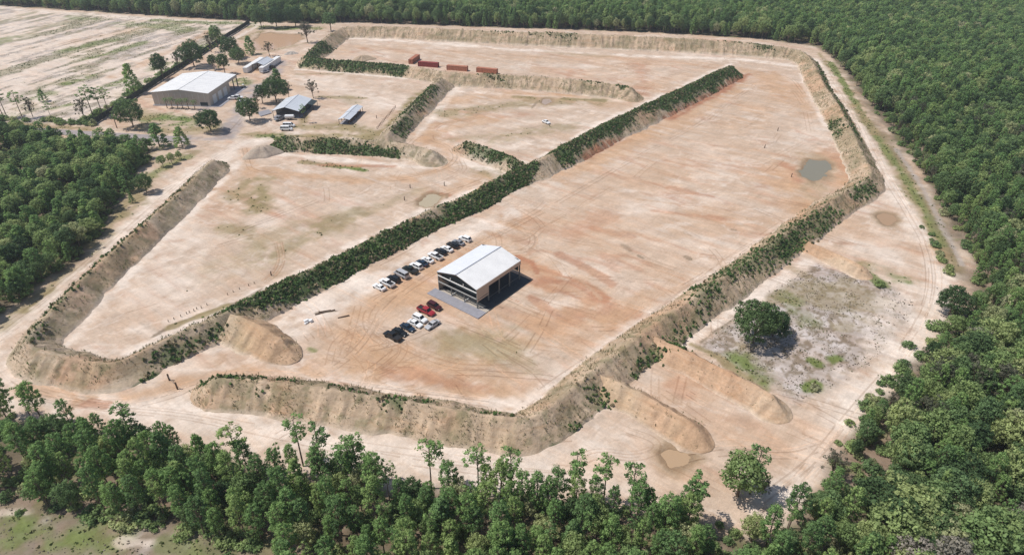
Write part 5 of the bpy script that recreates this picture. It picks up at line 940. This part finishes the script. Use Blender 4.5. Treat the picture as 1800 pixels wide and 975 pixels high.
for q, ed, dens, gap in zip(FP, FPd, DN, GP):
    right = q[0] > 62 or q[1] > 300; wd = r.uniform(.62, 1.0)
    if q[1] < 150 and not right:
        if gap > .72: continue
        wd = r.uniform(.72, 1.05); kd = pick(dict(pine=.66, broad=.16, thinpine=.1, dark=.05, youngpine=.03)); h = r.uniform(8, 12.2) * (.75 if kd in ('broad', 'dark') else 1); reg = 'bottom'
    elif q[1] < 300:
        if gap > .72: continue
        pl = ss(.50, .60, np.array([dens]))[0] if q[1] < 140 else 0
        kd = pick(dict(broad=.34 + .2 * pl, pine=.46 * (1 - pl * .6), dark=.14, pale=.11 * pl, grey=.06 + .05 * pl)); h = r.uniform(7.5, 12.5); wd *= 1 + .25 * pl; reg = 'right'
    else:
        if gap > .76: continue
        kd = pick(dict(pine=.62, broad=.23, dark=.15)) if q[0] > -60 else pick(dict(pine=.15, broad=.35, dark=.5)); h = r.uniform(10, 15); reg = 'far'
        if ed < 9: kd = pick(dict(broad=.55, dark=.25, youngpine=.2)); h *= r.uniform(.55, .95)
    if reg == 'right' and ed < 5: h *= r.uniform(.4, .8)
    trees.append((q[0], q[1], kd, r.integers(NV[kd]), h, wd, reg))
LP = scatter(P_left, 3.9, 2); LG = fbm(LP[:, 0], LP[:, 1], 9, 2, 321)
for q, gap in zip(LP, LG):
    if gap > .62: continue
    kd = pick(dict(youngpine=.3, pine=.25, broad=.27, dark=.18)); h = r.uniform(5.5, 9.5); trees.append((q[0], q[1], kd, r.integers(NV[kd]), h, r.uniform(.95, 1.3), 'left'))
n_up = 0
for poly, sp, sd in ((P_forest, 3.4, 5), (P_left, 3.0, 6)):       # undergrowth
    for q in scatter(poly, sp, sd):
        if q[1] > 330 or r.random() < .3: continue
        trees.append((q[0], q[1], 'shrub', r.integers(3), r.uniform(1.2, 3.2), r.uniform(.8, 1.3), 'under'))
# bushes along tracks, hedge by the road, fence line
for pts, sp, hh in (([(1672, 490), (1652, 450), (1625, 400)], 1.6, (1, 2.4)), ([(1690, 560), (1640, 590), (1590, 650), (1520, 715), (1475, 785), (1430, 850)], 2.2, (1, 3.2)), ([(0, 212), (60, 214), (110, 217), (165, 219)], 2.2, (2, 3.6)), ([(150, 218), (215, 178), (275, 140), (330, 108), (385, 75)], 2.6, (2, 4.2)), ([(470, 240), (490, 244)], 1.5, (1, 2)), ([(180, 905), (300, 930), (430, 958)], 1.8, (1.2, 3.4)), ([(60, 890), (180, 902)], 2.5, (1, 2.5))):
    P, t, L = resample(GL(pts), sp)
    for q in P:
        if r.random() < .25: continue
        trees.append((q[0] + r.normal() * .9, q[1] + r.normal() * 1.2, 'shrub', r.integers(3), r.uniform(*hh), r.uniform(.9, 1.5), 'hedge'))
T = np.array([(a[0], a[1], a[4]) for a in trees]); dist = np.sqrt(T[:, 0] ** 2 + T[:, 1] ** 2 + CAM_H ** 2)
zc = T[:, 1] * CP + (CAM_H - T[:, 2]) * SP; upx = 900 + FPX * T[:, 0] / zc; vpx = 487.5 + FPX * ((CAM_H - T[:, 2]) * CP - T[:, 1] * SP) / zc
vis = (upx > -10) & (upx < 1810) & (vpx > -5) & (vpx < 985)
GRP = dict(bottom='trees of the bottom wood', right='trees of the right hand wood', far='trees of the far wood', left='trees of the left wood')
ADJ = dict(pine='clumped pine', thinpine='thin sparse pine', youngpine='bushy young pine', broad='leafy tree', dark='dark leafy tree', pale='pale blossoming tree', grey='greyish bare tree', bare='greyish bare tree')
def where(reg, u, v, h):
    size = 'tall' if h > 12 else 'short' if h < 8.5 else 'mid-height'
    if reg == 'bottom':
        top = 690 + .13 * u; row = 'upper edge' if v < top + 45 else 'lower part' if v > top + 150 or v > 925 else 'middle'
        place = ['at left frame edge', 'below the berm corner', 'below the chain gate', 'below left end of bottom berm', 'below middle of bottom berm', 'below right end of bottom berm', 'below lower sand ridge', 'below the tan puddle', 'near the bushy gap tree'][min(8, int(max(u, 0) / 150))]
        return size, row + ' of bottom wood, ' + place
    if reg == 'right':
        place = 'below the track' if v > 900 else 'in lower right corner' if v > 780 else 'beside the sand ridges' if v > 660 else 'beside the rough patch' if v > 540 else 'beside the track bend' if v > 420 else 'beside the pond corner' if v > 280 else 'beside the upper track'
        side = ', at frame edge' if u > 1720 else ', on the track side' if u < 1560 else ', set back'
        return size, 'in right wood, ' + place + side
    if reg == 'left': return size, 'in left wood, ' + ('nearest the road' if v < 290 else 'in its middle' if v < 400 else 'at its lower end')
    return size, 'in the far wood'
score = np.where(vis, T[:, 2] / dist, 0); score[[a[2] == 'shrub' for a in trees]] = 0
order = np.argsort(-score)[:300]; single = set(int(i) for i in order if score[i] > 0)
for i in single:
    x, y, kd, v, h, wd, reg = trees[i]; sz, pl_ = where(reg, upx[i], vpx[i], h)
    tree(kd, int(v), x, y, -.05, h, r.uniform(0, 6.28), sz + ' ' + ADJ[kd] + ', ' + pl_, GRP[reg], wd)
rest = [a for i, a in enumerate(trees) if i not in single and a[2] != 'shrub']; under = [a for a in trees if a[2] == 'shrub']
print('trees', len(trees), 'single', len(single), 'rest', len(rest), 'under', len(under))
def instancer(name, items, label, cat):
    """one object whose points carry copies of trees that also stand singly in the scene"""
    keys = sorted({(a[2], int(a[3])) for a in items}); kid = {k: i for i, k in enumerate(keys)}
    for k in keys:
        if k not in FIRST:                               # a first real plant of that shape, taken from the list
            for j, a in enumerate(items):
                if (a[2], int(a[3])) == k:
                    lb = ADJ.get(k[0], 'leafy shrub'); tree(k[0], k[1], a[0], a[1], -.05, a[4], 1.0, lb + ' among the undergrowth of the woods', 'plants among the woods', a[5]); items = items[:j] + items[j + 1:]; break
    me = bpy.data.meshes.new(name); n = len(items); me.vertices.add(n); me.vertices.foreach_set('co', np.array([(a[0], a[1], -.05) for a in items], np.float32).ravel())
    for an, ty, vals in (('kid', 'INT', [kid[a[2], int(a[3])] for a in items]),): me.attributes.new(an, ty, 'POINT').data.foreach_set('value', np.array(vals, np.int32))
    hs = [a[4] / TREE[a[2], int(a[3])][2] for a in items]
    me.attributes.new('scl', 'FLOAT_VECTOR', 'POINT').data.foreach_set('vector', np.array([(s * a[5], s * a[5], s) for s, a in zip(hs, items)], np.float32).ravel())
    me.attributes.new('rot', 'FLOAT_VECTOR', 'POINT').data.foreach_set('vector', np.array([(0, 0, r.uniform(0, 6.28)) for a in items], np.float32).ravel())
    o = link(name, me); tag(o, label, cat, None, 'stuff')
    ng = bpy.data.node_groups.new(name, 'GeometryNodeTree'); ng.interface.new_socket('Geometry', in_out='INPUT', socket_type='NodeSocketGeometry'); ng.interface.new_socket('Geometry', in_out='OUTPUT', socket_type='NodeSocketGeometry')
    N = ng.nodes; gi = N.new('NodeGroupInput'); go = N.new('NodeGroupOutput'); jn = N.new('GeometryNodeJoinGeometry')
    def attr(nm, ty): a = N.new('GeometryNodeInputNamedAttribute'); a.data_type = ty; a.inputs[0].default_value = nm; return a
    ak = attr('kid', 'INT'); as_ = attr('scl', 'FLOAT_VECTOR'); ar = attr('rot', 'FLOAT_VECTOR')
    m2p = N.new('GeometryNodeMeshToPoints'); ng.links.new(gi.outputs[0], m2p.inputs[0])
    for k in keys:
        cm = N.new('FunctionNodeCompare'); cm.data_type = 'INT'; cm.operation = 'EQUAL'; ng.links.new(ak.outputs[0], cm.inputs[2]); cm.inputs[3].default_value = kid[k]
        j2 = N.new('GeometryNodeJoinGeometry')
        for ob in FIRST[k]:
            oi = N.new('GeometryNodeObjectInfo'); oi.inputs['Object'].default_value = ob; oi.transform_space = 'ORIGINAL'; ng.links.new(oi.outputs['Geometry'], j2.inputs[0])
        ip = N.new('GeometryNodeInstanceOnPoints'); ng.links.new(m2p.outputs[0], ip.inputs['Points']); ng.links.new(cm.outputs[0], ip.inputs['Selection']); ng.links.new(j2.outputs[0], ip.inputs['Instance'])
        ng.links.new(as_.outputs[0], ip.inputs['Scale']); e2r = N.new('FunctionNodeEulerToRotation'); ng.links.new(ar.outputs[0], e2r.inputs[0]); ng.links.new(e2r.outputs[0], ip.inputs['Rotation'])
        ng.links.new(ip.outputs[0], jn.inputs[0])
    ng.links.new(jn.outputs[0], go.inputs[0]); md = o.modifiers.new('trees', 'NODES'); md.node_group = ng; return o
instancer('forest', rest, 'dense mixed woods stretching away along the top and right of the site', 'forest')
instancer('undergrowth', under, 'low shrubs and undergrowth in and along the woods', 'undergrowth')

# ------------------------------------------------------------------ thin summer haze over the whole place
hx = float(max(np.abs(xs).max(), np.abs(ys).max())) + 60.0
hz = MB().box(-hx, hx, -hx, hx, -3.0, 109.0).build('haze', None); hz.data.materials.clear()
hm = bpy.data.materials.new('haze'); hm.use_nodes = True; t = hm.node_tree; t.nodes.remove(t.nodes['Principled BSDF'])
pv = t.nodes.new('ShaderNodeVolumePrincipled'); pv.inputs['Color'].default_value = (.88, .93, 1, 1); pv.inputs['Density'].default_value = HAZE; pv.inputs['Anisotropy'].default_value = .2
t.links.new(pv.outputs[0], t.nodes['Material Output'].inputs['Volume']); hz.data.materials.append(hm); hz['kind'] = 'stuff'
